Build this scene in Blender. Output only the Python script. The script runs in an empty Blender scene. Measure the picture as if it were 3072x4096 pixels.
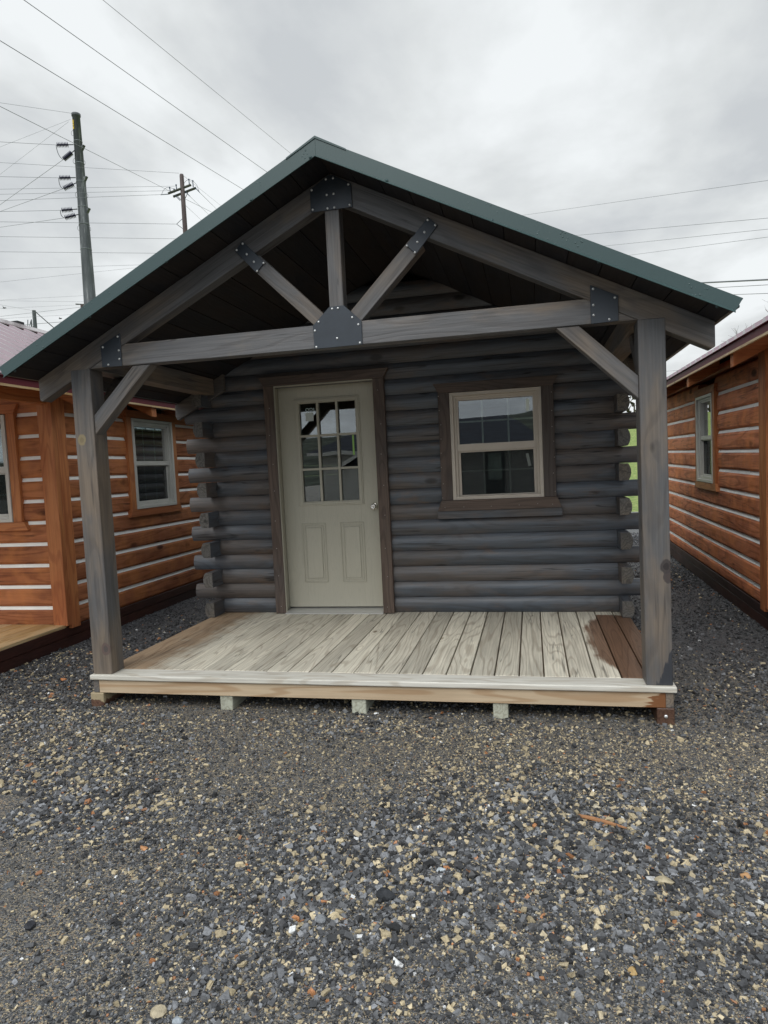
import bpy, math, random
import numpy as np
from mathutils import Matrix, Vector
random.seed(7)
rng = np.random.default_rng(11)
S = bpy.context.scene
COL = S.collection

# ---------------------------------------------------------------- camera
CAM = (1.08445, -3.89559, 1.27263)
YAW, PITCH, ROLL, FPX = 0.217084, -0.0641252, -0.0484723, 2693.17
f = Vector((-math.sin(YAW)*math.cos(PITCH), math.cos(YAW)*math.cos(PITCH), math.sin(PITCH)))
r = f.cross(Vector((0, 0, 1))).normalized()
u = r.cross(f)
c, s = math.cos(ROLL), math.sin(ROLL)
r2, u2 = c*r + s*u, -s*r + c*u
camd = bpy.data.cameras.new('camera')
cam = bpy.data.objects.new('camera', camd)
COL.objects.link(cam)
m = Matrix((r2, u2, -f)).transposed().to_4x4()
m.translation = CAM
cam.matrix_world = m
camd.sensor_fit = 'VERTICAL'
camd.sensor_height = 36
camd.lens = FPX/4096*36
camd.clip_end = 2000
camd.clip_start = 0.05
S.camera = cam
S.render.resolution_x, S.render.resolution_y = 768, 1024

# ---------------------------------------------------------------- world
W = bpy.data.worlds.new('World')
S.world = W
W.use_nodes = True
nt = W.node_tree
nt.nodes.clear()
def N(t, typ, **kw):
    n = t.nodes.new(typ)
    for k, v in kw.items():
        setattr(n, k, v)
    return n
SUN_EL, SUN_AZ = math.radians(47), math.radians(192)   # azimuth: clockwise from +Y
out = N(nt, 'ShaderNodeOutputWorld')
sky = N(nt, 'ShaderNodeTexSky', sky_type='NISHITA')
sky.sun_disc = False
sky.sun_elevation = SUN_EL
sky.sun_rotation = SUN_AZ
sky.air_density = 1.5
sky.dust_density = 4
bg1 = N(nt, 'ShaderNodeBackground')
bg1.inputs[1].default_value = 0.05
nt.links.new(sky.outputs[0], bg1.inputs[0])
tc = N(nt, 'ShaderNodeTexCoord')
sep = N(nt, 'ShaderNodeSeparateXYZ')
nt.links.new(tc.outputs['Generated'], sep.inputs[0])
# cloud layer: project the view direction onto a flat cloud deck
mz = N(nt, 'ShaderNodeMath', operation='MAXIMUM'); mz.inputs[1].default_value = 0.0
nt.links.new(sep.outputs[2], mz.inputs[0])
az = N(nt, 'ShaderNodeMath', operation='ADD'); az.inputs[1].default_value = 0.18
nt.links.new(mz.outputs[0], az.inputs[0])
dx = N(nt, 'ShaderNodeMath', operation='DIVIDE'); dy = N(nt, 'ShaderNodeMath', operation='DIVIDE')
nt.links.new(sep.outputs[0], dx.inputs[0]); nt.links.new(az.outputs[0], dx.inputs[1])
nt.links.new(sep.outputs[1], dy.inputs[0]); nt.links.new(az.outputs[0], dy.inputs[1])
cmb = N(nt, 'ShaderNodeCombineXYZ')
nt.links.new(dx.outputs[0], cmb.inputs[0]); nt.links.new(dy.outputs[0], cmb.inputs[1])
n1 = N(nt, 'ShaderNodeTexNoise'); n1.inputs['Scale'].default_value = 1.5; n1.inputs['Detail'].default_value = 7
n1.inputs['Roughness'].default_value = 0.50; n1.inputs['Distortion'].default_value = 0.35
mp = N(nt, 'ShaderNodeMapping'); mp.inputs['Location'].default_value = (3.1, 1.4, 0); mp.inputs['Scale'].default_value = (1, 0.8, 1)
nt.links.new(cmb.outputs[0], mp.inputs[0]); nt.links.new(mp.outputs[0], n1.inputs['Vector'])
n2 = N(nt, 'ShaderNodeTexNoise'); n2.inputs['Scale'].default_value = 5.0; n2.inputs['Detail'].default_value = 6; n2.inputs['Roughness'].default_value = 0.55
nt.links.new(mp.outputs[0], n2.inputs['Vector'])
nadd = N(nt, 'ShaderNodeMath', operation='MULTIPLY_ADD'); nadd.inputs[1].default_value = 0.22; nt.links.new(n2.outputs[0], nadd.inputs[0]); nt.links.new(n1.outputs[0], nadd.inputs[2])
nsub = N(nt, 'ShaderNodeMath', operation='SUBTRACT'); nsub.inputs[1].default_value = 0.11; nt.links.new(nadd.outputs[0], nsub.inputs[0])
cr = N(nt, 'ShaderNodeValToRGB')
cr.color_ramp.elements[0].position = 0.37; cr.color_ramp.elements[0].color = (0.62, 0.65, 0.675, 1)
cr.color_ramp.elements[1].position = 0.60; cr.color_ramp.elements[1].color = (0.93, 0.965, 0.98, 1)
e = cr.color_ramp.elements.new(0.48); e.color = (0.76, 0.79, 0.80, 1)
nt.links.new(nsub.outputs[0], cr.inputs[0])
# overcast luminance rises towards the zenith and towards the hidden sun behind the camera
zr = N(nt, 'ShaderNodeMapRange', interpolation_type='SMOOTHSTEP')
zr.inputs['From Min'].default_value = 0.56; zr.inputs['From Max'].default_value = 1.0
zr.inputs['To Min'].default_value = 1.0; zr.inputs['To Max'].default_value = 2.0
nt.links.new(sep.outputs[2], zr.inputs[0])
br = N(nt, 'ShaderNodeMapRange', interpolation_type='SMOOTHSTEP')
br.inputs['From Min'].default_value = 0.1; br.inputs['From Max'].default_value = -0.7
br.inputs['To Min'].default_value = 1.0; br.inputs['To Max'].default_value = 1.3
nt.links.new(sep.outputs[1], br.inputs[0])
mm = N(nt, 'ShaderNodeMath', operation='MULTIPLY')
nt.links.new(zr.outputs[0], mm.inputs[0]); nt.links.new(br.outputs[0], mm.inputs[1])
bg2 = N(nt, 'ShaderNodeBackground')
tint = N(nt, 'ShaderNodeMix', data_type='RGBA', blend_type='MULTIPLY')
tint.inputs[7].default_value = (0.95, 0.99, 1.06, 1)
tf = N(nt, 'ShaderNodeMapRange'); tf.inputs['From Min'].default_value = 1.0; tf.inputs['From Max'].default_value = 1.3
nt.links.new(mm.outputs[0], tf.inputs[0]); nt.links.new(tf.outputs[0], tint.inputs[0]); nt.links.new(cr.outputs[0], tint.inputs[6])
nt.links.new(tint.outputs[2], bg2.inputs[0]); nt.links.new(mm.outputs[0], bg2.inputs[1])
mx = N(nt, 'ShaderNodeMixShader'); mx.inputs[0].default_value = 0.95
nt.links.new(bg1.outputs[0], mx.inputs[1]); nt.links.new(bg2.outputs[0], mx.inputs[2])
nt.links.new(mx.outputs[0], out.inputs[0])

sl = bpy.data.lights.new('sun', 'SUN')
sl.energy = 1.6
sl.angle = math.radians(34)
sl.color = (1.0, 0.97, 0.92)
so = bpy.data.objects.new('sun', sl)
COL.objects.link(so)
sd = Vector((math.sin(SUN_AZ)*math.cos(SUN_EL), math.cos(SUN_AZ)*math.cos(SUN_EL), math.sin(SUN_EL)))
so.rotation_euler = sd.to_track_quat('Z', 'Y').to_euler()

S.view_settings.view_transform = 'Standard'
S.view_settings.look = 'None'
S.view_settings.exposure = 0.0
S.view_settings.gamma = 1.0
S.view_settings.use_curve_mapping = False

# ---------------------------------------------------------------- materials
def new_mat(name):
    m = bpy.data.materials.new(name)
    m.use_nodes = True
    t = m.node_tree
    t.nodes.clear()
    o = N(t, 'ShaderNodeOutputMaterial')
    b = N(t, 'ShaderNodeBsdfPrincipled')
    t.links.new(b.outputs[0], o.inputs[0])
    return m, t, b
def L(t, a, b): t.links.new(a, b)
def math_(t, op, a, b=None, clamp=False):
    n = N(t, 'ShaderNodeMath', operation=op); n.use_clamp = clamp
    for i, v in enumerate((a, b)):
        if v is None: continue
        if isinstance(v, (int, float)): n.inputs[i].default_value = v
        else: L(t, v, n.inputs[i])
    return n.outputs[0]
def noise(t, vec, scale, detail=3, rough=0.5, w=None, dist=0.0):
    n = N(t, 'ShaderNodeTexNoise')
    if w is not None:
        n.noise_dimensions = '4D'; L(t, w, n.inputs['W'])
    n.inputs['Scale'].default_value = scale; n.inputs['Detail'].default_value = detail
    n.inputs['Roughness'].default_value = rough; n.inputs['Distortion'].default_value = dist
    L(t, vec, n.inputs['Vector'])
    return n.outputs[0]
def ramp(t, fac, stops):
    n = N(t, 'ShaderNodeValToRGB')
    el = n.color_ramp.elements
    el[0].position, el[0].color = stops[0][0], (*stops[0][1], 1)
    el[1].position, el[1].color = stops[-1][0], (*stops[-1][1], 1)
    for p, cc in stops[1:-1]:
        e = el.new(p); e.color = (*cc, 1)
    L(t, fac, n.inputs[0])
    return n.outputs[0]
def mrange(t, v, a, b, c_, d, smooth=True):
    n = N(t, 'ShaderNodeMapRange')
    if smooth: n.interpolation_type = 'SMOOTHSTEP'
    for k, x in zip(('From Min', 'From Max', 'To Min', 'To Max'), (a, b, c_, d)): n.inputs[k].default_value = x
    L(t, v, n.inputs[0])
    return n.outputs[0]
def mixc(t, fac, a, b, mode='MIX'):
    n = N(t, 'ShaderNodeMix', data_type='RGBA', blend_type=mode)
    if isinstance(fac, (int, float)): n.inputs[0].default_value = fac
    else: L(t, fac, n.inputs[0])
    for i, v in ((6, a), (7, b)):
        if isinstance(v, tuple): n.inputs[i].default_value = (*v, 1)
        else: L(t, v, n.inputs[i])
    return n.outputs[2]
def bump(t, b, h, strength, dist):
    n = N(t, 'ShaderNodeBump'); n.inputs['Strength'].default_value = strength; n.inputs['Distance'].default_value = dist
    L(t, h, n.inputs['Height'])
    L(t, n.outputs[0], b.inputs['Normal'])
    return n

def plain(name, col, rough=0.5, metal=0.0, spec=0.5, var=0.0, vs=4.0, bs=0.0):
    m, t, b = new_mat(name)
    b.inputs['Base Color'].default_value = (*col, 1)
    b.inputs['Roughness'].default_value = rough
    b.inputs['Metallic'].default_value = metal
    b.inputs['Specular IOR Level'].default_value = spec
    if var:
        tc = N(t, 'ShaderNodeTexCoord')
        n = noise(t, tc.outputs['Object'], vs, 4, 0.6)
        k = mrange(t, n, 0.3, 0.7, 1-var, 1+var)
        L(t, mixc(t, 1.0, col, N_comb(t, k), 'MULTIPLY'), b.inputs['Base Color'])
        if bs:
            bump(t, b, noise(t, tc.outputs['Object'], vs*12, 3), bs, 0.002)
    return m
def N_comb(t, k):
    n = N(t, 'ShaderNodeCombineColor')
    for i in range(3): L(t, k, n.inputs[i])
    return n.outputs[0]

def wood(name, axis, base, alt, grain, knot, rings=80, across=7.0, along=0.9, gstr=0.5, rough=(0.45, 0.65),
         spec=0.4, patch=1.3, bstr=0.25, kr=1.0, crk=0.0, knots=True, val=0.2, post=None, altfac=1.0, ringw=0.25):
    """procedural sawn wood: grain runs along the object's own axis"""
    m, t, b = new_mat(name)
    tc = N(t, 'ShaderNodeTexCoord'); geo = N(t, 'ShaderNodeNewGeometry'); oi = N(t, 'ShaderNodeObjectInfo')
    rnd = math_(t, 'ADD', math_(t, 'MULTIPLY', geo.outputs['Random Per Island'], 43.0), math_(t, 'MULTIPLY', oi.outputs['Random'], 91.0))
    P = tc.outputs['Object']
    ai = 'XYZ'.index(axis)
    sc = [across]*3; sc[ai] = along
    mp = N(t, 'ShaderNodeMapping'); mp.inputs['Scale'].default_value = sc
    L(t, P, mp.inputs[0])
    # knots: sparse stretched cells
    sk = [3.3]*3; sk[ai] = 1.5
    mk_ = N(t, 'ShaderNodeMapping'); mk_.inputs['Scale'].default_value = sk
    L(t, P, mk_.inputs[0])
    vo = N(t, 'ShaderNodeTexVoronoi', voronoi_dimensions='4D'); vo.inputs['Scale'].default_value = 1.6
    L(t, mk_.outputs[0], vo.inputs['Vector']); L(t, rnd, vo.inputs['W'])
    kd = vo.outputs['Distance']
    n0 = noise(t, mp.outputs[0], 1.0, 1.5, 0.4, w=rnd)
    kpull = mrange(t, kd, 0.0, 0.35, 0.09, 0.0)
    field = math_(t, 'ADD', n0, kpull) if knots else n0
    ringv = math_(t, 'SINE', math_(t, 'MULTIPLY', field, float(rings)))
    line = mrange(t, ringv, 1-2*ringw-0.35, 1.0, 0.0, 1.0)
    sf = [90.0]*3; sf[ai] = 2.5
    mf = N(t, 'ShaderNodeMapping'); mf.inputs['Scale'].default_value = sf
    L(t, P, mf.inputs[0])
    fine = noise(t, mf.outputs[0], 1.0, 4, 0.65, w=rnd)
    sp = [patch*2.2]*3; sp[ai] = patch*0.7
    mpp = N(t, 'ShaderNodeMapping'); mpp.inputs['Scale'].default_value = sp
    L(t, P, mpp.inputs[0])
    pt = noise(t, mpp.outputs[0], 1.0, 5, 0.6, w=rnd)
    col = mixc(t, math_(t, 'MULTIPLY', mrange(t, pt, 0.42, 0.62, 0, 1), altfac), base, alt)
    col = mixc(t, math_(t, 'MULTIPLY', line, gstr), col, grain)
    k2 = mrange(t, fine, 0.3, 0.7, 1-val, 1+val)
    k3 = mrange(t, math_(t, 'FRACT', math_(t, 'MULTIPLY', rnd, 3.71)), 0, 1, 1-val*0.8, 1+val*0.8, False)
    col = mixc(t, 1.0, col, N_comb(t, math_(t, 'MULTIPLY', k2, k3)), 'MULTIPLY')
    if crk:
        sk2 = [17.0]*3; sk2[ai] = 0.55
        mc = N(t, 'ShaderNodeMapping'); mc.inputs['Scale'].default_value = sk2; L(t, P, mc.inputs[0])
        cn = noise(t, mc.outputs[0], 1.0, 2, 0.5, w=rnd)
        sg = [3.0]*3; sg[ai] = 1.1
        mg = N(t, 'ShaderNodeMapping'); mg.inputs['Scale'].default_value = sg; L(t, P, mg.inputs[0])
        gate = mrange(t, noise(t, mg.outputs[0], 1.3, 2, 0.5, w=rnd), 0.50, 0.56, 0, 1)
        cl_ = math_(t, 'MULTIPLY', mrange(t, math_(t, 'ABSOLUTE', math_(t, 'SUBTRACT', cn, 0.5)), 0.004, 0.013, 1, 0), gate)
        col = mixc(t, math_(t, 'MULTIPLY', cl_, crk), col, (0.014, 0.012, 0.012))
    if knots:
        col = mixc(t, mrange(t, kd, 0.06*kr, 0.125*kr, 0.85, 0.0), col, knot)
    if post: col = post(t, col, P, b)
    L(t, col, b.inputs['Base Color'])
    if not (post and b.inputs['Roughness'].is_linked):
        L(t, mrange(t, pt, 0.3, 0.7, rough[0], rough[1]), b.inputs['Roughness'])
    b.inputs['Specular IOR Level'].default_value = spec
    h = math_(t, 'ADD', math_(t, 'MULTIPLY', line, -0.6), fine)
    bump(t, b, h, bstr, 0.003)
    return m

GREY = dict(base=(0.103, 0.102, 0.103), alt=(0.185, 0.145, 0.108), grain=(0.055, 0.048, 0.045), knot=(0.03, 0.025, 0.022))
def stained_patches(t, col, P, b):
    n = noise(t, P, 2.1, 6, 0.62)
    return mixc(t, mrange(t, n, 0.60, 0.74, 0.0, 0.35), col, (0.20, 0.17, 0.12))
def spot(t, col, P, c0, rad, ring, core):
    v = N(t, 'ShaderNodeVectorMath', operation='SUBTRACT'); L(t, P, v.inputs[0]); v.inputs[1].default_value = c0
    m_ = N(t, 'ShaderNodeMapping'); m_.inputs['Scale'].default_value = (1, 0.4, 0.8); L(t, v.outputs[0], m_.inputs[0])
    ln = N(t, 'ShaderNodeVectorMath', operation='LENGTH'); L(t, m_.outputs[0], ln.inputs[0])
    d = math_(t, 'ADD', ln.outputs['Value'], math_(t, 'MULTIPLY', math_(t, 'SUBTRACT', noise(t, P, 40, 3), 0.5), rad*0.5))
    col = mixc(t, mrange(t, d, rad, rad*1.25, 0.85, 0), col, ring)
    return mixc(t, mrange(t, d, rad*0.5, rad*0.65, 0.8, 0), col, core)
def right_post(t, col, P, b):
    col = stained_patches(t, col, P, b)
    col = spot(t, col, P, (1.79, 0.0, 0.665), 0.028, (0.035, 0.028, 0.028), (0.02, 0.015, 0.015))
    col = spot(t, col, P, (1.80, 0.0, 0.605), 0.024, (0.045, 0.035, 0.035), (0.06, 0.045, 0.04))
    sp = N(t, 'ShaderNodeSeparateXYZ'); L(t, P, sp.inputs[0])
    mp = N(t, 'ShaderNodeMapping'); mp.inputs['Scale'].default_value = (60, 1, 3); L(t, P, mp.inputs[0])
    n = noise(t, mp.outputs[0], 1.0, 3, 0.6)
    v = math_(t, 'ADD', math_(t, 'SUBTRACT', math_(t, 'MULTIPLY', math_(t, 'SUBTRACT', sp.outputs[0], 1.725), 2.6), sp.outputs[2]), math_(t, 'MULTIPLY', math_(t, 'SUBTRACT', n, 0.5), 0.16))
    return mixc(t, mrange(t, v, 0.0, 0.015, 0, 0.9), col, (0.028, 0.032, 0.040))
def left_post(t, col, P, b):
    col = stained_patches(t, col, P, b)
    col = spot(t, col, P, (-1.765, 0.0, 1.555), 0.026, (0.24, 0.19, 0.10), (0.17, 0.13, 0.07))
    return spot(t, col, P, (-1.705, 0.0, 0.17), 0.03, (0.11, 0.075, 0.065), (0.07, 0.06, 0.055))
M = {}
for k_, fn_ in (('postR', right_post), ('postL', left_post)):
    M[k_] = wood('post_wood_'+k_[-1], 'Z', gstr=0.28, rings=50, crk=0.4, spec=0.45, rough=(0.42, 0.62), val=0.14, post=fn_, **GREY)
for ax in 'XYZ':
    M['grey'+ax] = wood('grey_stained_wood_'+ax, ax, gstr=0.32, rings=60, crk=0.5, spec=0.45, rough=(0.42, 0.62), val=0.22, post=stained_patches, **GREY)
    M['brown'+ax] = wood('brown_trim_wood_'+ax, ax, (0.112, 0.080, 0.062), (0.078, 0.064, 0.057), (0.042, 0.028, 0.022), (0.02, 0.013, 0.01),
                         gstr=0.4, spec=0.3, rough=(0.5, 0.7), val=0.14)
    M['orange'+ax] = wood('orange_stained_wood_'+ax, ax, (0.46, 0.175, 0.062), (0.37, 0.120, 0.042), (0.25, 0.07, 0.025), (0.06, 0.016, 0.010),
                          gstr=0.45, spec=0.3, rough=(0.5, 0.7), val=0.12, rings=60)
def logpatch(t, col, P, b):
    # worn brown lower faces and random drips of the stain
    sc = N(t, 'ShaderNodeMapping'); sc.inputs['Scale'].default_value = (1.3, 1.3, 3.5); L(t, P, sc.inputs[0])
    n = noise(t, sc.outputs[0], 2.4, 5, 0.65)
    return mixc(t, mrange(t, n, 0.54, 0.72, 0.0, 0.5), col, (0.150, 0.098, 0.066))
for ax in 'XY':
    M['log'+ax] = wood('log_wall_stain_'+ax, ax, (0.078, 0.090, 0.106), (0.104, 0.086, 0.075), (0.045, 0.04, 0.038), (0.022, 0.018, 0.016),
                       gstr=0.30, spec=0.5, rough=(0.36, 0.55), val=0.2, rings=60, across=6, kr=1.5, crk=0.8, post=logpatch, bstr=0.15)
M['endgrain'] = wood('log_end_grain', 'Y', (0.105, 0.098, 0.088), (0.150, 0.125, 0.095), (0.045, 0.038, 0.032), (0.02, 0.018, 0.016), gstr=0.6, rings=75, across=9, val=0.3, crk=0.0)
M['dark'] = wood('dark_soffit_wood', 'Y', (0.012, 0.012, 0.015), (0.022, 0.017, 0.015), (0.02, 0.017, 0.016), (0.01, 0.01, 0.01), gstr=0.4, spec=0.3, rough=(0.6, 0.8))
def hewn(t, col, P, b):
    n = noise(t, P, 3.0, 4, 0.6)
    col = mixc(t, mrange(t, n, 0.4, 0.7, 0, 0.6), col, (0.55, 0.205, 0.065))
    return col
for ax in 'XY':
    m_ = wood('hewn_orange_log_'+ax, ax, (0.40, 0.152, 0.068), (0.295, 0.104, 0.046), (0.11, 0.028, 0.010), (0.04, 0.010, 0.006),
              gstr=0.4, spec=0.2, rough=(0.6, 0.75), val=0.16, rings=50, post=hewn, kr=2.0, crk=0.6)
    # adze marks: short scalloped cuts
    t = m_.node_tree; b = t.nodes['Principled BSDF']
    bn = [n for n in t.nodes if n.type == 'BUMP'][0]
    tc = N(t, 'ShaderNodeTexCoord')
    mp = N(t, 'ShaderNodeMapping'); mp.inputs['Scale'].default_value = (7, 7, 9); L(t, tc.outputs['Object'], mp.inputs[0])
    vo = N(t, 'ShaderNodeTexVoronoi'); vo.inputs['Scale'].default_value = 1.0; L(t, mp.outputs[0], vo.inputs['Vector'])
    b2 = N(t, 'ShaderNodeBump'); b2.inputs['Strength'].default_value = 0.45; b2.inputs['Distance'].default_value = 0.012
    L(t, vo.outputs['Distance'], b2.inputs['Height']); L(t, bn.outputs[0], b2.inputs['Normal']); L(t, b2.outputs[0], b.inputs['Normal'])
    M['hewn'+ax] = m_
M['hewnXr'] = M['hewnX']
m_ = M['hewnY'].copy(); m_.name = 'hewn_log_brightened'  # same orange log, colour brightened to offset weak light on the right wall
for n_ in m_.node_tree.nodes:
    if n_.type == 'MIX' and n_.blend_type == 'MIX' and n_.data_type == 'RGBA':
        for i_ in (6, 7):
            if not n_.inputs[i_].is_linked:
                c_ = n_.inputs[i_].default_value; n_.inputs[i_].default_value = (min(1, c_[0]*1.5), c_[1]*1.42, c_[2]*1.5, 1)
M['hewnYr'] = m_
M['skirt'] = wood('dark_red_skirt_wood', 'Y', (0.060, 0.020, 0.014), (0.035, 0.014, 0.012), (0.02, 0.008, 0.006), (0.01, 0.005, 0.004), gstr=0.3, spec=0.3, val=0.15, knots=False)

def deck_wet(t, col, P, b):
    sp = N(t, 'ShaderNodeSeparateXYZ'); L(t, P, sp.inputs[0])
    n = noise(t, P, 5.0, 5, 0.65)
    ns = N(t, 'ShaderNodeMapping'); ns.inputs['Scale'].default_value = (30, 3, 1); L(t, P, ns.inputs[0])
    nf = noise(t, ns.outputs[0], 1.0, 3, 0.6)
    wob = math_(t, 'ADD', math_(t, 'MULTIPLY', math_(t, 'SUBTRACT', n, 0.5), 0.30), math_(t, 'MULTIPLY', math_(t, 'SUBTRACT', nf, 0.5), 0.06))
    x = math_(t, 'ADD', sp.outputs[0], wob)
    # rain blown in over the last two boards and half of the third; a dry strip stays under the wall
    ng = N(t, 'ShaderNodeMapping'); ng.inputs['Scale'].default_value = (45, 1.6, 1); L(t, P, ng.inputs[0])
    feather = math_(t, 'MULTIPLY', math_(t, 'SUBTRACT', noise(t, ng.outputs[0], 1.0, 4, 0.65), 0.5), 0.16)
    yb = mrange(t, math_(t, 'ABSOLUTE', math_(t, 'SUBTRACT', sp.outputs[1], 0.98)), 0.35, 0.85, 1.45, 1.585)
    edge = math_(t, 'SUBTRACT', math_(t, 'ADD', math_(t, 'ADD', sp.outputs[0], feather), math_(t, 'MULTIPLY', math_(t, 'SUBTRACT', n, 0.5), 0.10)), yb)
    isl = math_(t, 'GREATER_THAN', sp.outputs[0], 1.5605)
    wr = math_(t, 'MAXIMUM', mrange(t, edge, -0.025, 0.03, 0, 0.95), isl)
    dry = mrange(t, math_(t, 'ADD', sp.outputs[1], math_(t, 'MULTIPLY', wob, 0.5)), 1.745, 1.765, 1, 0)
    wr = math_(t, 'MULTIPLY', wr, dry)
    col2 = mixc(t, 0.95, col, (0.27, 0.145, 0.095), 'MULTIPLY')
    col = mixc(t, wr, col, col2)
    # tan damp zone on the left edge boards
    wl = mrange(t, math_(t, 'ADD', sp.outputs[0], math_(t, 'MULTIPLY', wob, 2.2)), -1.62, -1.30, 1, 0)
    col3 = mixc(t, 0.85, col, (0.56, 0.39, 0.27), 'MULTIPLY')
    col = mixc(t, wl, col, col3)
    L(t, mrange(t, math_(t, 'MAXIMUM', wr, math_(t, 'MULTIPLY', wl, 0.6)), 0, 1, 0.72, 0.38), b.inputs['Roughness'])
    return col
M['deck'] = wood('weathered_deck_boards', 'Y', (0.60, 0.56, 0.455), (0.49, 0.455, 0.37), (0.25, 0.20, 0.145), (0.18, 0.13, 0.08),
                 rings=120, across=5.5, along=0.5, gstr=0.42, crk=0.5, spec=0.3, val=0.17, bstr=0.4, post=deck_wet, ringw=0.12)
M['deckX'] = wood('bleached_deck_edge_board', 'X', (0.68, 0.655, 0.58), (0.58, 0.555, 0.48), (0.42, 0.36, 0.28), (0.25, 0.18, 0.12),
                  rings=70, gstr=0.45, spec=0.3, val=0.12, bstr=0.3)
def fascia_wet(t, col, P, b):
    sp = N(t, 'ShaderNodeSeparateXYZ'); L(t, P, sp.inputs[0])
    mp = N(t, 'ShaderNodeMapping'); mp.inputs['Scale'].default_value = (6, 1, 55); L(t, P, mp.inputs[0])
    n = noise(t, mp.outputs[0], 1.0, 3, 0.6)
    x = math_(t, 'ADD', sp.outputs[0], math_(t, 'MULTIPLY', math_(t, 'SUBTRACT', n, 0.5), 0.22))
    x = math_(t, 'ADD', x, math_(t, 'MULTIPLY', sp.outputs[2], -0.9))
    return mixc(t, mrange(t, x, 1.76, 1.775, 0, 1), col, (0.20, 0.085, 0.035))
M['fascia'] = wood('fresh_pine_board', 'X', (0.50, 0.375, 0.245), (0.55, 0.43, 0.29), (0.34, 0.20, 0.10), (0.15, 0.07, 0.03),
                   rings=60, across=9, along=0.6, gstr=0.55, spec=0.3, val=0.08, bstr=0.12, post=fascia_wet)
M['paleskid'] = wood('green_treated_skid', 'Y', (0.45, 0.46, 0.37), (0.36, 0.36, 0.29), (0.24, 0.22, 0.16), (0.15, 0.1, 0.07), gstr=0.5, spec=0.25, val=0.12, across=20, rings=40)
M['wetskid'] = wood('wet_brown_skid', 'Y', (0.075, 0.036, 0.024), (0.12, 0.065, 0.04), (0.04, 0.018, 0.012), (0.02, 0.01, 0.01), gstr=0.4, spec=0.5, rough=(0.25, 0.5), across=20, rings=40)
def dryskid(t, col, P, b):
    n = noise(t, P, 22.0, 4, 0.6)
    sp = N(t, 'ShaderNodeSeparateXYZ'); L(t, P, sp.inputs[0])
    z = math_(t, 'ADD', sp.outputs[2], math_(t, 'MULTIPLY', math_(t, 'SUBTRACT', n, 0.5), 0.10))
    return mixc(t, mrange(t, z, -0.178, -0.170, 0, 1), col, (0.36, 0.29, 0.18))
M['halfskid'] = wood('half_wet_skid', 'Y', (0.075, 0.036, 0.024), (0.12, 0.065, 0.04), (0.04, 0.018, 0.012), (0.02, 0.01, 0.01), gstr=0.4, spec=0.4, across=20, rings=40, post=dryskid)
M['yellowdeck'] = wood('yellow_pine_deck', 'Y', (0.50, 0.32, 0.13), (0.55, 0.40, 0.22), (0.30, 0.15, 0.05), (0.1, 0.05, 0.02), gstr=0.4, spec=0.4, rough=(0.35, 0.5), val=0.15)

# green enamelled steel with rain drops
def green_metal():
    m, t, b = new_mat('green_enamelled_steel')
    tc = N(t, 'ShaderNodeTexCoord')
    P = tc.outputs['Object']
    vo = N(t, 'ShaderNodeTexVoronoi'); vo.inputs['Scale'].default_value = 62; L(t, P, vo.inputs['Vector'])
    gate = mrange(t, noise(t, P, 3.0, 3, 0.6), 0.50, 0.58, 0, 1)
    pick = mrange(t, math_(t, 'FRACT', math_(t, 'MULTIPLY', noise(t, vo.outputs['Position'], 31.0, 0), 17.0)), 0.55, 0.6, 0, 1)
    drop = math_(t, 'MULTIPLY', math_(t, 'MULTIPLY', mrange(t, vo.outputs['Distance'], 0.30, 0.12, 0, 1), gate), pick)
    n = noise(t, P, 2.0, 4, 0.6)
    col = mixc(t, n, (0.030, 0.060, 0.059), (0.039, 0.073, 0.071))
    L(t, mixc(t, math_(t, 'MULTIPLY', drop, 0.25), col, (0.15, 0.2, 0.2)), b.inputs['Base Color'])
    b.inputs['Roughness'].default_value = 0.38
    bump(t, b, drop, 0.9, 0.004)
    return m
M['green'] = green_metal()
M['redroof'] = plain('burgundy_roof_steel', (0.12, 0.036, 0.043), 0.2, 0, 0.8, 0.1, 3)
rb_ = M['redroof'].node_tree.nodes['Principled BSDF']; rb_.inputs['Coat Weight'].default_value = 1.0; rb_.inputs['Coat Roughness'].default_value = 0.08; rb_.inputs['Coat IOR'].default_value = 1.9
M['redtrim'] = plain('burgundy_drip_edge', (0.12, 0.014, 0.022), 0.5, 0, 0.22)
M['plate'] = plain('black_powder_coated_plate', (0.026, 0.034, 0.044), 0.42, 0.0, 0.5, 0.12, 9)
M['bolt'] = plain('silver_bolt', (0.75, 0.76, 0.75), 0.35, 0.6)
M['screw'] = plain('green_screw_head', (0.03, 0.06, 0.06), 0.35)
def doorpaint():
    m, t, b = new_mat('sage_door_paint')
    tc = N(t, 'ShaderNodeTexCoord')
    mp = N(t, 'ShaderNodeMapping'); mp.inputs['Scale'].default_value = (9, 1, 0.8); L(t, tc.outputs['Object'], mp.inputs[0])
    n = noise(t, mp.outputs[0], 1.0, 2, 0.5)
    ln = math_(t, 'SINE', math_(t, 'MULTIPLY', n, 130.0))
    mf = N(t, 'ShaderNodeMapping'); mf.inputs['Scale'].default_value = (160, 1, 5); L(t, tc.outputs['Object'], mf.inputs[0])
    fn = noise(t, mf.outputs[0], 1.0, 3, 0.6)
    col = mixc(t, mrange(t, ln, 0.3, 1, 0, 0.10), (0.455, 0.430, 0.345), (0.22, 0.21, 0.17))
    L(t, mixc(t, mrange(t, noise(t, tc.outputs['Object'], 1.6, 3), 0.3, 0.7, 0, 0.10), col, (0.33, 0.30, 0.23)), b.inputs['Base Color'])
    b.inputs['Roughness'].default_value = 0.45
    bump(t, b, math_(t, 'ADD', fn, math_(t, 'MULTIPLY', ln, 0.3)), 0.12, 0.002)
    return m
M['door'] = doorpaint()
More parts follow.
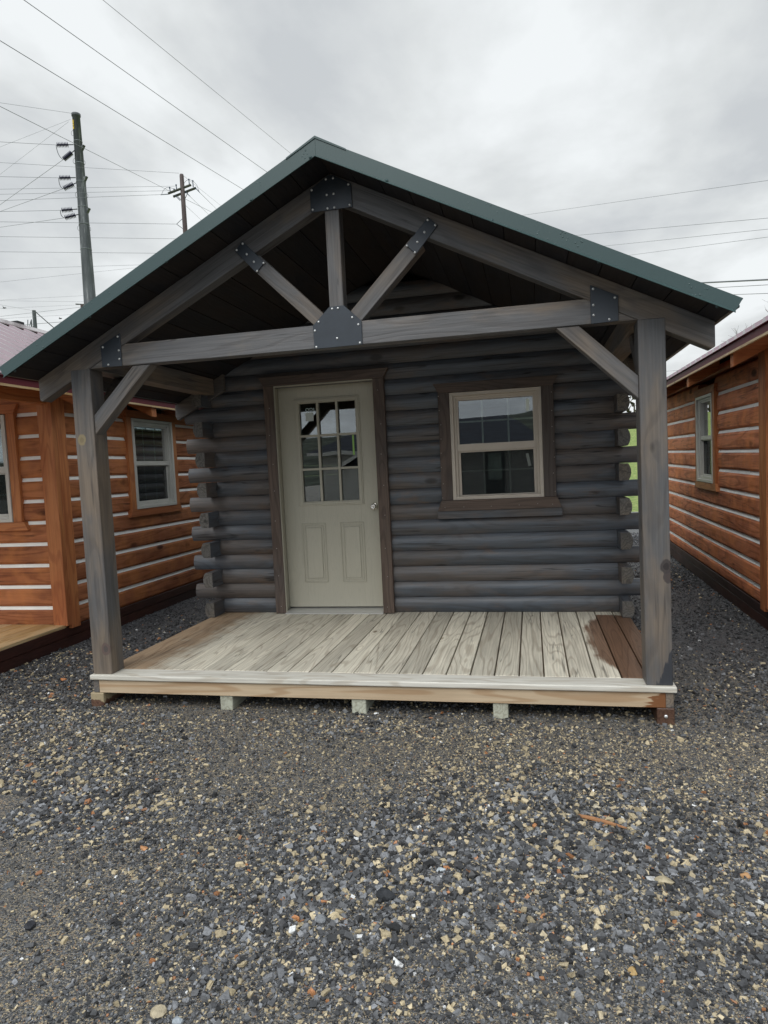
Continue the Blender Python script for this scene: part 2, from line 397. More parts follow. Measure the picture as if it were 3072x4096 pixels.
M['vinyl'] = plain('tan_vinyl', (0.52, 0.46, 0.385), 0.45, 0, 0.4, 0.05, 6)
M['vinylgrey'] = plain('grey_tan_vinyl', (0.56, 0.545, 0.49), 0.45, 0, 0.4, 0.05, 6)
M['jamb'] = plain('painted_jamb', (0.36, 0.34, 0.27), 0.5, 0, 0.4, 0.06, 6)
M['alu'] = plain('aluminium_threshold', (0.60, 0.60, 0.58), 0.35, 0.5)
M['nickel'] = plain('satin_nickel', (0.80, 0.78, 0.74), 0.22, 1.0)
M['sticker'] = plain('paper_sticker', (0.55, 0.60, 0.56), 0.6)
M['tape'] = plain('pale_tape', (0.80, 0.88, 0.80), 0.5)
M['greenreflect'] = plain('green_reflection', (0.28, 0.50, 0.12), 0.5)
M['etch'] = plain('white_lettering', (0.55, 0.68, 0.68), 0.5)
M['inside'] = plain('dim_interior_wood', (0.22, 0.17, 0.12), 0.8, 0, 0.2, 0.2, 3)
M['chink'] = plain('white_chinking', (0.88, 0.86, 0.80), 0.8, 0, 0.2, 0.06, 5, 0.2)
M['nail'] = plain('nail_head', (0.5, 0.48, 0.45), 0.4, 0.7)
M['screenmesh'] = None
def glass():
    m = bpy.data.materials.new('window_glass'); m.use_nodes = True
    t = m.node_tree; t.nodes.clear()
    o = N(t, 'ShaderNodeOutputMaterial')
    fr = N(t, 'ShaderNodeFresnel'); fr.inputs[0].default_value = 1.75
    tr = N(t, 'ShaderNodeBsdfTransparent'); tr.inputs[0].default_value = (0.78, 0.83, 0.81, 1)
    gl = N(t, 'ShaderNodeBsdfGlossy'); gl.inputs['Roughness'].default_value = 0.0
    tc = N(t, 'ShaderNodeTexCoord')
    bp = N(t, 'ShaderNodeBump'); bp.inputs['Strength'].default_value = 0.06; bp.inputs['Distance'].default_value = 0.01
    L(t, noise(t, tc.outputs['Object'], 3.0, 1), bp.inputs['Height']); L(t, bp.outputs[0], gl.inputs['Normal'])
    f2 = math_(t, 'MULTIPLY', fr.outputs[0], 2.0, True)
    mx = N(t, 'ShaderNodeMixShader')
    L(t, f2, mx.inputs[0]); L(t, tr.outputs[0], mx.inputs[1]); L(t, gl.outputs[0], mx.inputs[2])
    L(t, mx.outputs[0], o.inputs[0])
    return m
M['glass'] = glass()
M['grid'] = plain('pale_grid_bars', (0.72, 0.74, 0.66), 0.5)
M['glass2'] = M['glass'].copy(); M['glass2'].name = 'side_window_glass'
for n_ in M['glass2'].node_tree.nodes:
    if n_.type == 'MATH' and n_.operation == 'MULTIPLY': n_.inputs[1].default_value = 0.75
def screenmat():
    m = bpy.data.materials.new('insect_screen'); m.use_nodes = True
    t = m.node_tree; t.nodes.clear()
    o = N(t, 'ShaderNodeOutputMaterial')
    tr = N(t, 'ShaderNodeBsdfTransparent'); df = N(t, 'ShaderNodeBsdfDiffuse'); df.inputs[0].default_value = (0.03, 0.035, 0.035, 1)
    mx = N(t, 'ShaderNodeMixShader'); mx.inputs[0].default_value = 0.3
    L(t, tr.outputs[0], mx.inputs[1]); L(t, df.outputs[0], mx.inputs[2]); L(t, mx.outputs[0], o.inputs[0])
    return m
M['screenmesh'] = screenmat()
M['steelpole'] = None
def polemat():
    m, t, b = new_mat('galvanised_steel_pole')
    tc = N(t, 'ShaderNodeTexCoord')
    mp = N(t, 'ShaderNodeMapping'); mp.inputs['Scale'].default_value = (5, 5, 0.55); L(t, tc.outputs['Object'], mp.inputs[0])
    n = noise(t, mp.outputs[0], 1.0, 6, 0.7)
    L(t, ramp(t, n, [(0.35, (0.040, 0.047, 0.048)), (0.55, (0.075, 0.085, 0.086)), (0.68, (0.22, 0.235, 0.23))]), b.inputs['Base Color'])
    b.inputs['Roughness'].default_value = 0.55; b.inputs['Metallic'].default_value = 0.2
    return m
M['steelpole'] = polemat()
M['woodpole'] = wood('creosoted_pole', 'Z', (0.060, 0.042, 0.038), (0.10, 0.078, 0.070), (0.03, 0.02, 0.02), (0.02, 0.02, 0.02), knots=False, across=9, val=0.25)
M['crossarm'] = plain('weathered_crossarm', (0.055, 0.060, 0.045), 0.8, 0, 0.3, 0.3, 6)
M['insul'] = plain('dark_insulator', (0.012, 0.012, 0.035), 0.3)
M['insulg'] = plain('blue_grey_insulator', (0.03, 0.06, 0.10), 0.4)
M['wire'] = plain('aluminium_wire', (0.16, 0.17, 0.18), 0.6, 0.2)
M['yellow'] = plain('yellow_marker', (0.55, 0.38, 0.02), 0.5)
M['black'] = plain('black_rubber', (0.015, 0.015, 0.017), 0.6)
M['bark'] = plain('grey_bark', (0.13, 0.115, 0.10), 0.9, 0, 0.2, 0.3, 8)
M['siding'] = wood('pale_grey_siding', 'Z', (0.66, 0.66, 0.64), (0.60, 0.60, 0.58), (0.3, 0.3, 0.28), (0.3, 0.3, 0.3), knots=False, gstr=0.2, val=0.05)
M['shingle'] = plain('charcoal_shingles', (0.035, 0.040, 0.055), 0.9, 0, 0.2, 0.4, 9)
M['white'] = plain('white_trim_paint', (0.72, 0.72, 0.70), 0.5)
M['darkpaint'] = plain('dark_door_paint', (0.02, 0.022, 0.026), 0.5)
M['palepane'] = plain('pale_blind', (0.48, 0.62, 0.55), 0.5)

def gravel_base():
    m, t, b = new_mat('wet_crushed_stone')
    tc = N(t, 'ShaderNodeTexCoord'); P = tc.outputs['Object']
    def layer(scale, rnd_scale):
        vo = N(t, 'ShaderNodeTexVoronoi'); vo.inputs['Scale'].default_value = scale; vo.inputs['Randomness'].default_value = 1
        wr = N(t, 'ShaderNodeMix', data_type='VECTOR')
        wr.inputs[0].default_value = 0.0
        L(t, P, vo.inputs['Vector'])
        sc = N(t, 'ShaderNodeSeparateColor'); L(t, vo.outputs['Color'], sc.inputs[0])
        return vo, sc
    v1, c1 = layer(120, 1)
    v2, c2 = layer(260, 1)
    stops = [(0.0, (0.030, 0.032, 0.035)), (0.35, (0.075, 0.077, 0.078)), (0.58, (0.135, 0.138, 0.138)), (0.72, (0.20, 0.185, 0.16)), (0.82, (0.28, 0.23, 0.155)), (0.95, (0.36, 0.29, 0.18)), (1.0, (0.33, 0.19, 0.09))]
    ca = ramp(t, c1.outputs[0], stops); cb = ramp(t, c2.outputs[1], stops)
    big = noise(t, P, 1.1, 4, 0.6)
    col = mixc(t, mrange(t, noise(t, P, 40, 2), 0.45, 0.55, 0, 1), ca, cb)
    # silt patches between the stones
    silt = mixc(t, noise(t, P, 300, 3, 0.7), (0.10, 0.096, 0.086), (0.20, 0.180, 0.145))
    col = mixc(t, mrange(t, big, 0.47, 0.62, 0.05, 0.38), col, silt)
    sp = N(t, 'ShaderNodeSeparateXYZ'); L(t, P, sp.inputs[0])
    # darker bluish stone without the tan fines further back, between the cabins
    far = mrange(t, sp.outputs[1], 0.2, 1.6, 0, 1)
    col = mixc(t, math_(t, 'MULTIPLY', far, 0.8), col, mixc(t, c1.outputs[0], (0.02, 0.022, 0.026), (0.13, 0.135, 0.145)))
    L(t, col, b.inputs['Base Color'])
    L(t, mrange(t, c1.outputs[1], 0, 1, 0.3, 0.8), b.inputs['Roughness'])
    h = math_(t, 'ADD', math_(t, 'MULTIPLY', v1.outputs['Distance'], -1.0), math_(t, 'MULTIPLY', v2.outputs['Distance'], -0.5))
    bump(t, b, h, 1.0, 0.006)
    return m
M['gravel'] = gravel_base()
def stonemat():
    m, t, b = new_mat('loose_stone')
    at = N(t, 'ShaderNodeAttribute'); at.attribute_name = 'stone_colour'
    tc = N(t, 'ShaderNodeTexCoord')
    n = noise(t, tc.outputs['Object'], 160, 3, 0.6)
    L(t, mixc(t, 1.0, at.outputs['Color'], N_comb(t, mrange(t, n, 0.3, 0.7, 0.75, 1.2)), 'MULTIPLY'), b.inputs['Base Color'])
    b.inputs['Roughness'].default_value = 0.5
    return m
M['stone'] = stonemat()
def grassmat():
    m, t, b = new_mat('spring_grass')
    tc = N(t, 'ShaderNodeTexCoord')
    n = noise(t, tc.outputs['Object'], 4.5, 8, 0.8)
    L(t, ramp(t, n, [(0.38, (0.07, 0.11, 0.02)), (0.5, (0.17, 0.25, 0.05)), (0.62, (0.36, 0.34, 0.13))]), b.inputs['Base Color'])
    b.inputs['Roughness'].default_value = 0.9
    bump(t, b, noise(t, tc.outputs['Object'], 12, 4, 0.7), 0.8, 0.05)
    return m
M['grass'] = grassmat()
M['wooded'] = plain('wooded_hillside', (0.055, 0.065, 0.05), 0.95, 0, 0.1, 0.5, 0.15)

# ---------------------------------------------------------------- mesh helpers
class MB:
    def __init__(s): s.v = []; s.f = []; s.sm = []
    def add(s, vs, fs, smooth=False):
        o = len(s.v); s.v += [tuple(x) for x in vs]
        for q in fs: s.f.append(tuple(i+o for i in q)); s.sm.append(smooth)
        return s
    def box(s, x0, x1, y0, y1, z0, z1):
        v = [(x, y, z) for z in (z0, z1) for y in (y0, y1) for x in (x0, x1)]
        return s.add(v, [(0, 2, 3, 1), (4, 5, 7, 6), (0, 1, 5, 4), (2, 6, 7, 3), (0, 4, 6, 2), (1, 3, 7, 5)])
    def prism_y(s, poly, y0, y1):
        n = len(poly); ar = sum(poly[i][0]*poly[(i+1) % n][1]-poly[(i+1) % n][0]*poly[i][1] for i in range(n))
        if ar < 0: poly = poly[::-1]
        v = [(x, y0, z) for x, z in poly]+[(x, y1, z) for x, z in poly]
        return s.add(v, [tuple(range(n)), tuple(range(2*n-1, n-1, -1))]+[(i, i+n, (i+1) % n+n, (i+1) % n) for i in range(n)])
    def prism_x(s, poly, x0, x1, smooth_idx=()):
        """poly in (y,z)"""
        n = len(poly); ar = sum(poly[i][0]*poly[(i+1) % n][1]-poly[(i+1) % n][0]*poly[i][1] for i in range(n))
        if ar < 0: poly = poly[::-1]
        v = [(x1, y, z) for y, z in poly]+[(x0, y, z) for y, z in poly]
        return s.add(v, [tuple(range(n)), tuple(range(2*n-1, n-1, -1))]+[(i, i+n, (i+1) % n+n, (i+1) % n) for i in range(n)])
    def prism_z(s, poly, z0, z1):
        n = len(poly); ar = sum(poly[i][0]*poly[(i+1) % n][1]-poly[(i+1) % n][0]*poly[i][1] for i in range(n))
        if ar < 0: poly = poly[::-1]
        v = [(x, y, z1) for x, y in poly]+[(x, y, z0) for x, y in poly]
        return s.add(v, [tuple(range(n)), tuple(range(2*n-1, n-1, -1))]+[(i, i+n, (i+1) % n+n, (i+1) % n) for i in range(n)])
    def ring_y(s, o, i, y0, y1):
        """rectangular frame: o,i = (x0,x1,z0,z1) outer and inner"""
        s.box(o[0], i[0], y0, y1, o[2], o[3]); s.box(i[1], o[1], y0, y1, o[2], o[3])
        s.box(i[0], i[1], y0, y1, o[2], i[2]); s.box(i[0], i[1], y0, y1, i[3], o[3])
        return s
    def tube(s, p0, p1, r0, r1=None, n=8, caps=True):
        r1 = r0 if r1 is None else r1
        a = Vector(p0); b = Vector(p1); d = (b-a).normalized()
        h = Vector((0, 0, 1)) if abs(d.z) < 0.9 else Vector((1, 0, 0))
        e1 = d.cross(h).normalized(); e2 = d.cross(e1)
        v = []
        for c_, rr in ((a, r0), (b, r1)):
            for k in range(n):
                t_ = 2*math.pi*k/n; v.append(tuple(c_+e1*rr*math.cos(t_)+e2*rr*math.sin(t_)))
        s.add(v, [(k, (k+1) % n, (k+1) % n+n, k+n) for k in range(n)], True)
        if caps:
            s.add(v[:n], [tuple(range(n-1, -1, -1))]); s.add(v[n:], [tuple(range(n))])
        return s
    def path(s, pts, r_, n=6):
        for a, b in zip(pts[:-1], pts[1:]): s.tube(a, b, r_, r_, n, False)
        return s
    def lathe(s, base, axis, prof, n=16):
        """prof: list of (distance along axis, radius)"""
        a = Vector(base); d = Vector(axis).normalized()
        h = Vector((0, 0, 1)) if abs(d.z) < 0.9 else Vector((1, 0, 0))
        e1 = d.cross(h).normalized(); e2 = d.cross(e1)
        v = []
        for t_, rr in prof:
            for k in range(n):
                w = 2*math.pi*k/n; v.append(tuple(a+d*t_+e1*rr*math.cos(w)+e2*rr*math.sin(w)))
        fs = [(i*n+k, i*n+(k+1) % n, (i+1)*n+(k+1) % n, (i+1)*n+k) for i in range(len(prof)-1) for k in range(n)]
        fs += [tuple(range(n-1, -1, -1)), tuple((len(prof)-1)*n+k for k in range(n))]
        return s.add(v, fs, True)
    def build(s, name, mat, parent=None, bev=0.0, loc=(0, 0, 0), rot=None, segs=1):
        me = bpy.data.meshes.new(name)
        vs = s.v
        o = bpy.data.objects.new(name, me)
        if rot is not None:
            R_ = rot.to_matrix(); Ri = R_.inverted(); l = Vector(loc)
            vs = [tuple(Ri @ (Vector(q)-l)) for q in vs]
            o.rotation_euler = rot
            o.location = loc
        me.from_pydata(vs, [], s.f)
        me.polygons.foreach_set('use_smooth', s.sm)
        me.materials.append(M[mat] if isinstance(mat, str) else mat)
        me.validate(); me.update()
        COL.objects.link(o)
        if parent is not None: adopt(o, parent)
        if bev:
            b_ = o.modifiers.new('bevel', 'BEVEL'); b_.width = bev; b_.segments = segs; b_.limit_method = 'ANGLE'; b_.angle_limit = math.radians(40)
            b_.harden_normals = False
        return o
ORG = {}
def worldloc(o):
    return ORG.get(o.name, Vector((0, 0, 0)))
def adopt(o, parent):
    """meshes are written in the thing's construction frame; the Empty sits at the base"""
    o.parent = parent
    base = ORG.get(parent.name)
    o.matrix_parent_inverse = Matrix.Translation(-base) if base is not None else Matrix.Identity(4)
def thing(name, label, cat, base=(0, 0, 0), group=None, kind=None):
    o = bpy.data.objects.new(name, None); COL.objects.link(o)
    o.empty_display_size = 0.3
    o.location = base
    ORG[o.name] = Vector(base)
    tagp(o, label, cat, group, kind)
    return o
def tagp(o, label=None, cat=None, group=None, kind=None):
    if label: o['label'] = label
    if cat: o['category'] = cat
    if group: o['group'] = group
    if kind: o['kind'] = kind
    return o
def sub(mb, name, mat, parent, **kw):
    """sub-part of a part built in the same frame"""
    o = mb.build(name, mat, None, **kw)
    o.parent = parent
    if parent.matrix_basis != Matrix.Identity(4):
        bpy.context.view_layer.update()
        o.matrix_parent_inverse = parent.matrix_basis.inverted()
    return o
def slant(mb, name, mat, parent, ang, loc, bev=0.003):
    """mesh whose own X axis follows a sloped timber (rotation about Y)"""
    from mathutils import Euler
    return mb.build(name, mat, parent, bev=bev, loc=loc, rot=Euler((0, -ang, 0)))

# ================================================================ the grey log cabin
GZ = -0.215
SLP = 0.505
ATAN = math.atan(SLP)
cabin = thing('log_cabin', 'small dark grey log cabin with green metal roof and open timber porch', 'cabin', (0, 0, GZ))
YS, YP, YI = 1.876, 1.851, 1.935      # seam, bulge and inner planes of the front wall
HL = 0.136
YB = 6.0
def rooftop(x): return 3.003-SLP*abs(x)

def arc_pts(y_seam, y_peak, y_in, z0, z1, n=9):
    zc, h = (z0+z1)/2, (z1-z0)/2
    pts = [(y_in, z0), ]
    for i in range(n+1):
        a = -math.pi/2+math.pi*i/n
        s_ = math.sin(a); pts.append((y_seam+(y_peak-y_seam)*(1-s_*s_), zc+h*s_))
    pts.append((y_in, z1))
    return pts
def log_x(mb, x0, x1, k, nseg=9, jit=0.0, lim=None):
    z0, z1 = k*HL+0.0015, (k+1)*HL-0.0015
    pts = arc_pts(YS, YP+jit, YI, z0, z1, nseg)
    # outer skin (smooth), caps and back separately
    n = len(pts); cl = (lambda x_, z_: x_) if lim is None else (lambda x_, z_: max(-lim(z_), min(lim(z_), x_)))
    v = [(cl(x0, z), y, z) for y, z in pts]+[(cl(x1, z), y, z) for y, z in pts]
    mb.add(v, [(i, i+1, i+1+n, i+n) for i in range(1, n-2)], True)
    mb.add(v, [(0, 1, 1+n, n), (n-2, n-1, 2*n-1, 2*n-2), (n-1, 0, n, 2*n-1), tuple(range(n-1, -1, -1)), tuple(range(n, 2*n))])
def log_y(mb, sx, y0, y1, k, xs=1.829, xp=1.851, xi=1.758, nseg=9):
    z0, z1 = k*HL+0.0015, (k+1)*HL-0.0015
    pts = arc_pts(xs, xp, xi, z0, z1, nseg)
    n = len(pts); v = [(sx*x, y0, z) for x, z in pts]+[(sx*x, y1, z) for x, z in pts]
    F1 = [(i, i+1, i+1+n, i+n) for i in range(1, n-2)]
    F2 = [(0, 1, 1+n, n), (n-2, n-1, 2*n-1, 2*n-2), (n-1, 0, n, 2*n-1), tuple(range(n-1, -1, -1)), tuple(range(n, 2*n))]
    if sx > 0: F1 = [q[::-1] for q in F1]; F2 = [q[::-1] for q in F2]
    mb.add(v, F1, True); mb.add(v, F2)
DOOR = (-1.165, -0.205, 0.0, 2.075)
WIN = (0.430, 1.188, 0.965, 1.885)
mb = MB()
rj = random.Random(3)
for k in range(21):
    z0, z1 = k*HL, (k+1)*HL
    if k < 15:
        xe = 2.03+rj.uniform(-0.006, 0.006) if k % 2 else 1.7565
    else:
        xe = 1.7565
        if z0 > 2.97: break
    cuts = []
    for (a, b, c0, c1) in (DOOR, WIN):
        if z1 > c0+0.07 and z0 < c1-0.05: cuts.append((a, b))
    x = -xe
    jit = rj.uniform(-0.004, 0.003)
    for a, b in cuts:
        log_x(mb, x, a, k, jit=jit); x = b
    log_x(mb, x, xe, k, jit=jit, lim=None if k < 14 else (lambda z_: max(0.004, (3.0-z_)/SLP)))
lw = mb.build('front_log_wall', 'logX', cabin, bev=0)
for sx in (-1, 1):
    mb = MB(); ends = []
    for k in range(15):
        y0 = 1.66+rj.uniform(-0.006, 0.006) if k % 2 == 0 else YI
        log_y(mb, sx, y0, YB, k)
        if k % 2 == 0: ends.append((k, y0))
    mb.build('side_log_wall', 'logY', cabin)
    for k, y0 in ends:
        eg = MB()
        pts = [(sx*x_, z_) for x_, z_ in arc_pts(1.828, 1.850, 1.7585, k*HL+0.003, (k+1)*HL-0.003, 9)]
        eg.prism_y(pts, y0-0.0015, y0-0.0002)
        eg.build('log_end_grain', 'endgrain', cabin)
MB().box(-1.757, 1.757, YB-0.09, YB, 0, 2.04).prism_y([(-1.757, 2.04), (1.757, 2.04), (1.757, 2.10), (0, 2.985), (-1.757, 2.10)], YB-0.09, YB).build('back_wall', 'logX', cabin)
# interior: floor and lining so that the panes look into a real room
MB().box(-1.75, 1.75, YI+0.002, YB-0.1, -0.03, 0.005).build('room_floor', 'inside', cabin)
MB().box(-1.75, 1.75, YI+0.002, YB-0.1, 2.2, 2.22).build('room_ceiling', 'inside', cabin)

# porch deck ------------------------------------------------------
mb = MB()
xs = [-1.825]+[1.56-0.1464*k for k in range(23, 0, -1)]+[1.56, 1.70]
xs = sorted(set([round(x, 4) for x in xs if x > -1.83]))+[1.825]
xs[0] = -1.825
for i in range(len(xs)-1):
    g = 0.009 if xs[i] > 0.3 else (0.006 if xs[i] > -0.7 else 0.0025)
    if xs[i+1]-xs[i] < 0.05: continue
    dz = rj.uniform(-0.002, 0.001)
    mb.box(xs[i]+g*0.5, xs[i+1]-g*0.5, 0.128, 1.90, -0.034+dz, 0.0+dz)
mb.build('deck_boards', 'deck', cabin, bev=0.003)
MB().box(-1.825, 1.828, -0.030, 0.124, -0.033, 0.0).build('front_edge_board', 'deckX', cabin, bev=0.006, segs=2)
MB().box(-1.768, 1.770, -0.014, 0.024, -0.122, -0.0375).build('rim_board', 'fascia', cabin, bev=0.002)
for sx in (-1, 1):
    mb = MB(); mb.box(min(sx*1.771, sx*1.812), max(sx*1.771, sx*1.812), -0.012, YB, -0.122, -0.035)
    mb.build('side_rim_board', 'greyY', cabin, bev=0.002)
MB().box(-1.75, 1.75, 0.03, YB, -0.12, -0.04).build('floor_joists', 'inside', cabin)
for x0, x1, mt, lab in ((-1.836, -1.738, 'halfskid', 'skid end half wet brown and half dry tan'), (-0.907, -0.822, 'paleskid', None), (-0.035, 0.055, 'paleskid', None),
                        (0.822, 0.909, 'paleskid', None), (1.722, 1.814, 'wetskid', 'dark wet brown skid')):
    o = MB().box(x0, x1, -0.004 if abs(x0) < 1.6 else -0.02, YB-0.05, -0.225, -0.1235).build('skid', mt, cabin, bev=0.004)
    if lab: o['label'] = lab
MB().lathe((1.768, -0.024, -0.168), (0, 1, 0), [(0, 0.010), (0.003, 0.010)], 10).build('skid_nail', 'bolt', cabin)

# posts and truss --------------------------------------------------
HP = 2.006
for sx in (-1, 1):
    MB().box(min(sx*1.672, sx*1.812), max(sx*1.672, sx*1.812), -0.003, 0.137, 0.0, HP).build('post', 'postR' if sx > 0 else 'postL', cabin, bev=0.004)
def mir(poly, sx): return [(sx*x, z) for x, z in poly]
RB = 2.852   # rafter underside at the ridge line
for sx in (-1, 1):
    poly = mir([(0.001, 3.003), (2.057, 3.003-SLP*2.057), (2.057, 1.832), (2.040, RB-SLP*2.040), (0.001, RB)], sx)
    slant(MB().prism_y(poly, 0.0, 0.088), 'rafter', 'greyX', cabin, -sx*ATAN, (sx*1.0, 0.044, 2.42))
    # rafter tail where the porch roof meets the log wall
    MB().prism_y(mir([(1.60, 3.001-SLP*1.60), (2.09, 3.001-SLP*2.09), (2.09, 1.838), (2.07, RB-SLP*2.07), (1.93, RB-SLP*1.93), (1.60, 2.0415)], sx), 1.80, 1.8475).build('rafter_tail', 'greyX', cabin, bev=0.003)
    # wall plates running back from the posts
    MB().prism_y(mir([(1.674, HP+0.002), (1.810, HP+0.002), (1.810, 2.083), (1.674, 2.150)], sx), 0.09, 1.764).build('side_beam', 'greyY', cabin, bev=0.003)
    # corner braces
    slant(MB().prism_y(mir([(1.244, HP-0.002), (1.367, HP-0.002), (1.6715, 1.7075), (1.6715, 1.583)], sx), 0.010, 0.098), 'corner_brace', 'greyX', cabin,
          -sx*math.radians(45), (sx*1.46, 0.05, 1.83))
    q = MB().prism_x([(0.1375, 1.583), (0.1375, 1.7075), (0.43, HP), (0.555, HP)], min(sx*1.70, sx*1.788), max(sx*1.70, sx*1.788))
    q.build('side_brace', 'greyY', cabin, bev=0.003)
mb = MB().prism_y([(-1.672, HP), (1.672, HP), (1.404, 2.1425), (-1.404, 2.1425)], 0.0005, 0.0875)
mb.build('tie_beam', 'greyX', cabin, bev=0.003)
MB().box(-0.044, 0.042, 0.001, 0.087, 2.1425, 2.84).build('king_post', 'greyZ', cabin, bev=0.003)
for sx in (-1, 1):
    # 45 degree strut, 88 mm wide
    poly = mir([(0.055, 2.1425), (0.15, 2.1425), (0.492, 2.4845), (0.492, 2.60), (0.435, 2.5845), (0.045, 2.1975)], sx)
    poly = mir([(0.045, 2.1425), (0.143, 2.1425), (0.522, 2.521), (0.458, 2.583), (0.045, 2.17)], sx)
    poly = mir([(0.0605, 2.1825), (0.0905, 2.1427), (0.1455, 2.1427), (0.530, 2.527), (0.468, 2.590)], sx)
    slant(MB().prism_y(poly, 0.0015, 0.0865), 'strut', 'greyX', cabin, sx*math.radians(45), (sx*0.29, 0.04, 2.35))
def bolts(plate, pts, y=-0.0085, rr=0.0072):
    src = None
    for (x, z) in pts:
        if src is None:
            src = MB().lathe((0, 0, 0), (0, -1, 0), [(0, rr), (0.002, rr*0.97), (0.005, rr*0.6), (0.006, rr*0.15)], 10).build('bolt', 'bolt')
            o = src
        else:
            o = src.copy(); COL.objects.link(o)
        o.parent = plate; o.location = (x, y, z)
def plate(poly, pts, y0=-0.0085):
    p_ = MB().prism_y(poly, y0, -0.0006).build('gusset_plate', 'plate', cabin, bev=0.0015)
    bolts(p_, pts, y0)
    return p_
plate([(-0.147, 2.002), (0.146, 2.004), (0.147, 2.141), (0.046, 2.240), (-0.044, 2.239), (-0.151, 2.139)],
      [(-0.026, 2.226), (0.010, 2.226), (-0.113, 2.158), (0.093, 2.165), (-0.139, 2.109), (0.128, 2.121), (-0.005, 2.053), (-0.135, 2.013), (0.132, 2.015)])
plate([(-0.124, 2.792), (0.127, 2.792), (0.125, 2.925), (0.016, 2.988), (-0.014, 2.988), (-0.124, 2.920)],
      [(-0.023, 2.968), (0.020, 2.969), (0.110, 2.921), (-0.113, 2.918), (-0.023, 2.880), (0.019, 2.880), (-0.112, 2.806), (-0.022, 2.802), (0.020, 2.802), (0.112, 2.806)])
for sx in (-1, 1):
    plate(mir([(0.431, 2.540), (0.487, 2.484), (0.617, 2.628), (0.565, 2.680)], sx),
          mir([(0.563, 2.664), (0.604, 2.631), (0.541, 2.599), (0.498, 2.550), (0.437, 2.536), (0.481, 2.494)], sx))
    plate(mir([(1.432, 2.004), (1.574, 2.008), (1.576, 2.143), (1.432, 2.212)], sx),
          mir([(1.447, 2.190), (1.558, 2.133), (1.446, 2.104), (1.446, 2.050), (1.527, 2.020)], sx))

# roof ---------------------------------------------------------------
YR0, YR1 = -0.255, 6.25
mb = MB()
for sx in (-1, 1):
    w = 0.184; n = 0; d = 0.0; LEN = 2.062*math.sqrt(1+SLP*SLP)
    ux, uz = math.cos(ATAN), -math.sin(ATAN)
    while d < LEN-0.01:
        d1 = min(d+w-0.004, LEN)
        y = YR0
        th = 0.022
        a = (sx*d*ux, 3.0045+d*uz); b_ = (sx*d1*ux, 3.0045+d1*uz)
        n_ = (sx*math.sin(ATAN)*th, math.cos(ATAN)*th)
        if d == 0:
            a = (0.0006*sx, 3.0045)
        mb.prism_y([a, b_, (b_[0]+n_[0], b_[1]+n_[1]), (a[0]+(n_[0] if d else 0), a[1]+n_[1])], YR0, YR1)
        d += w
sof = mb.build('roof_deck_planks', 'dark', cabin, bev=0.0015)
# steel roofing with ribs
mb = MB()
for sx in (-1, 1):
    a = (0.0, 3.032); b_ = (sx*2.125, 3.032-SLP*2.125); 
    mb.prism_y([(0.0005*sx, 3.036), (sx*2.105, 3.036-SLP*2.105), (sx*2.105, 3.046-SLP*2.105), (0.0005*sx, 3.046)], YR0-0.003, YR1)
    yy = YR0+0.1
    while yy < YR1:
        x0, x1 = 0.01*sx, 2.106*sx
        z = lambda x, h: 3.0465+h-SLP*abs(x)
        v = [(x0, yy-0.03, z(x0, 0)), (x0, yy-0.012, z(x0, 0.019)), (x0, yy+0.012, z(x0, 0.019)), (x0, yy+0.03, z(x0, 0)),
             (x1, yy-0.03, z(x1, 0)), (x1, yy-0.012, z(x1, 0.019)), (x1, yy+0.012, z(x1, 0.019)), (x1, yy+0.03, z(x1, 0))]
        mb.add(v, [(0, 1, 5, 4), (1, 2, 6, 5), (2, 3, 7, 6), (4, 5, 6, 7), (3, 2, 1, 0)])
        yy += 0.2286
roof = mb.build('metal_roof', 'green', cabin)
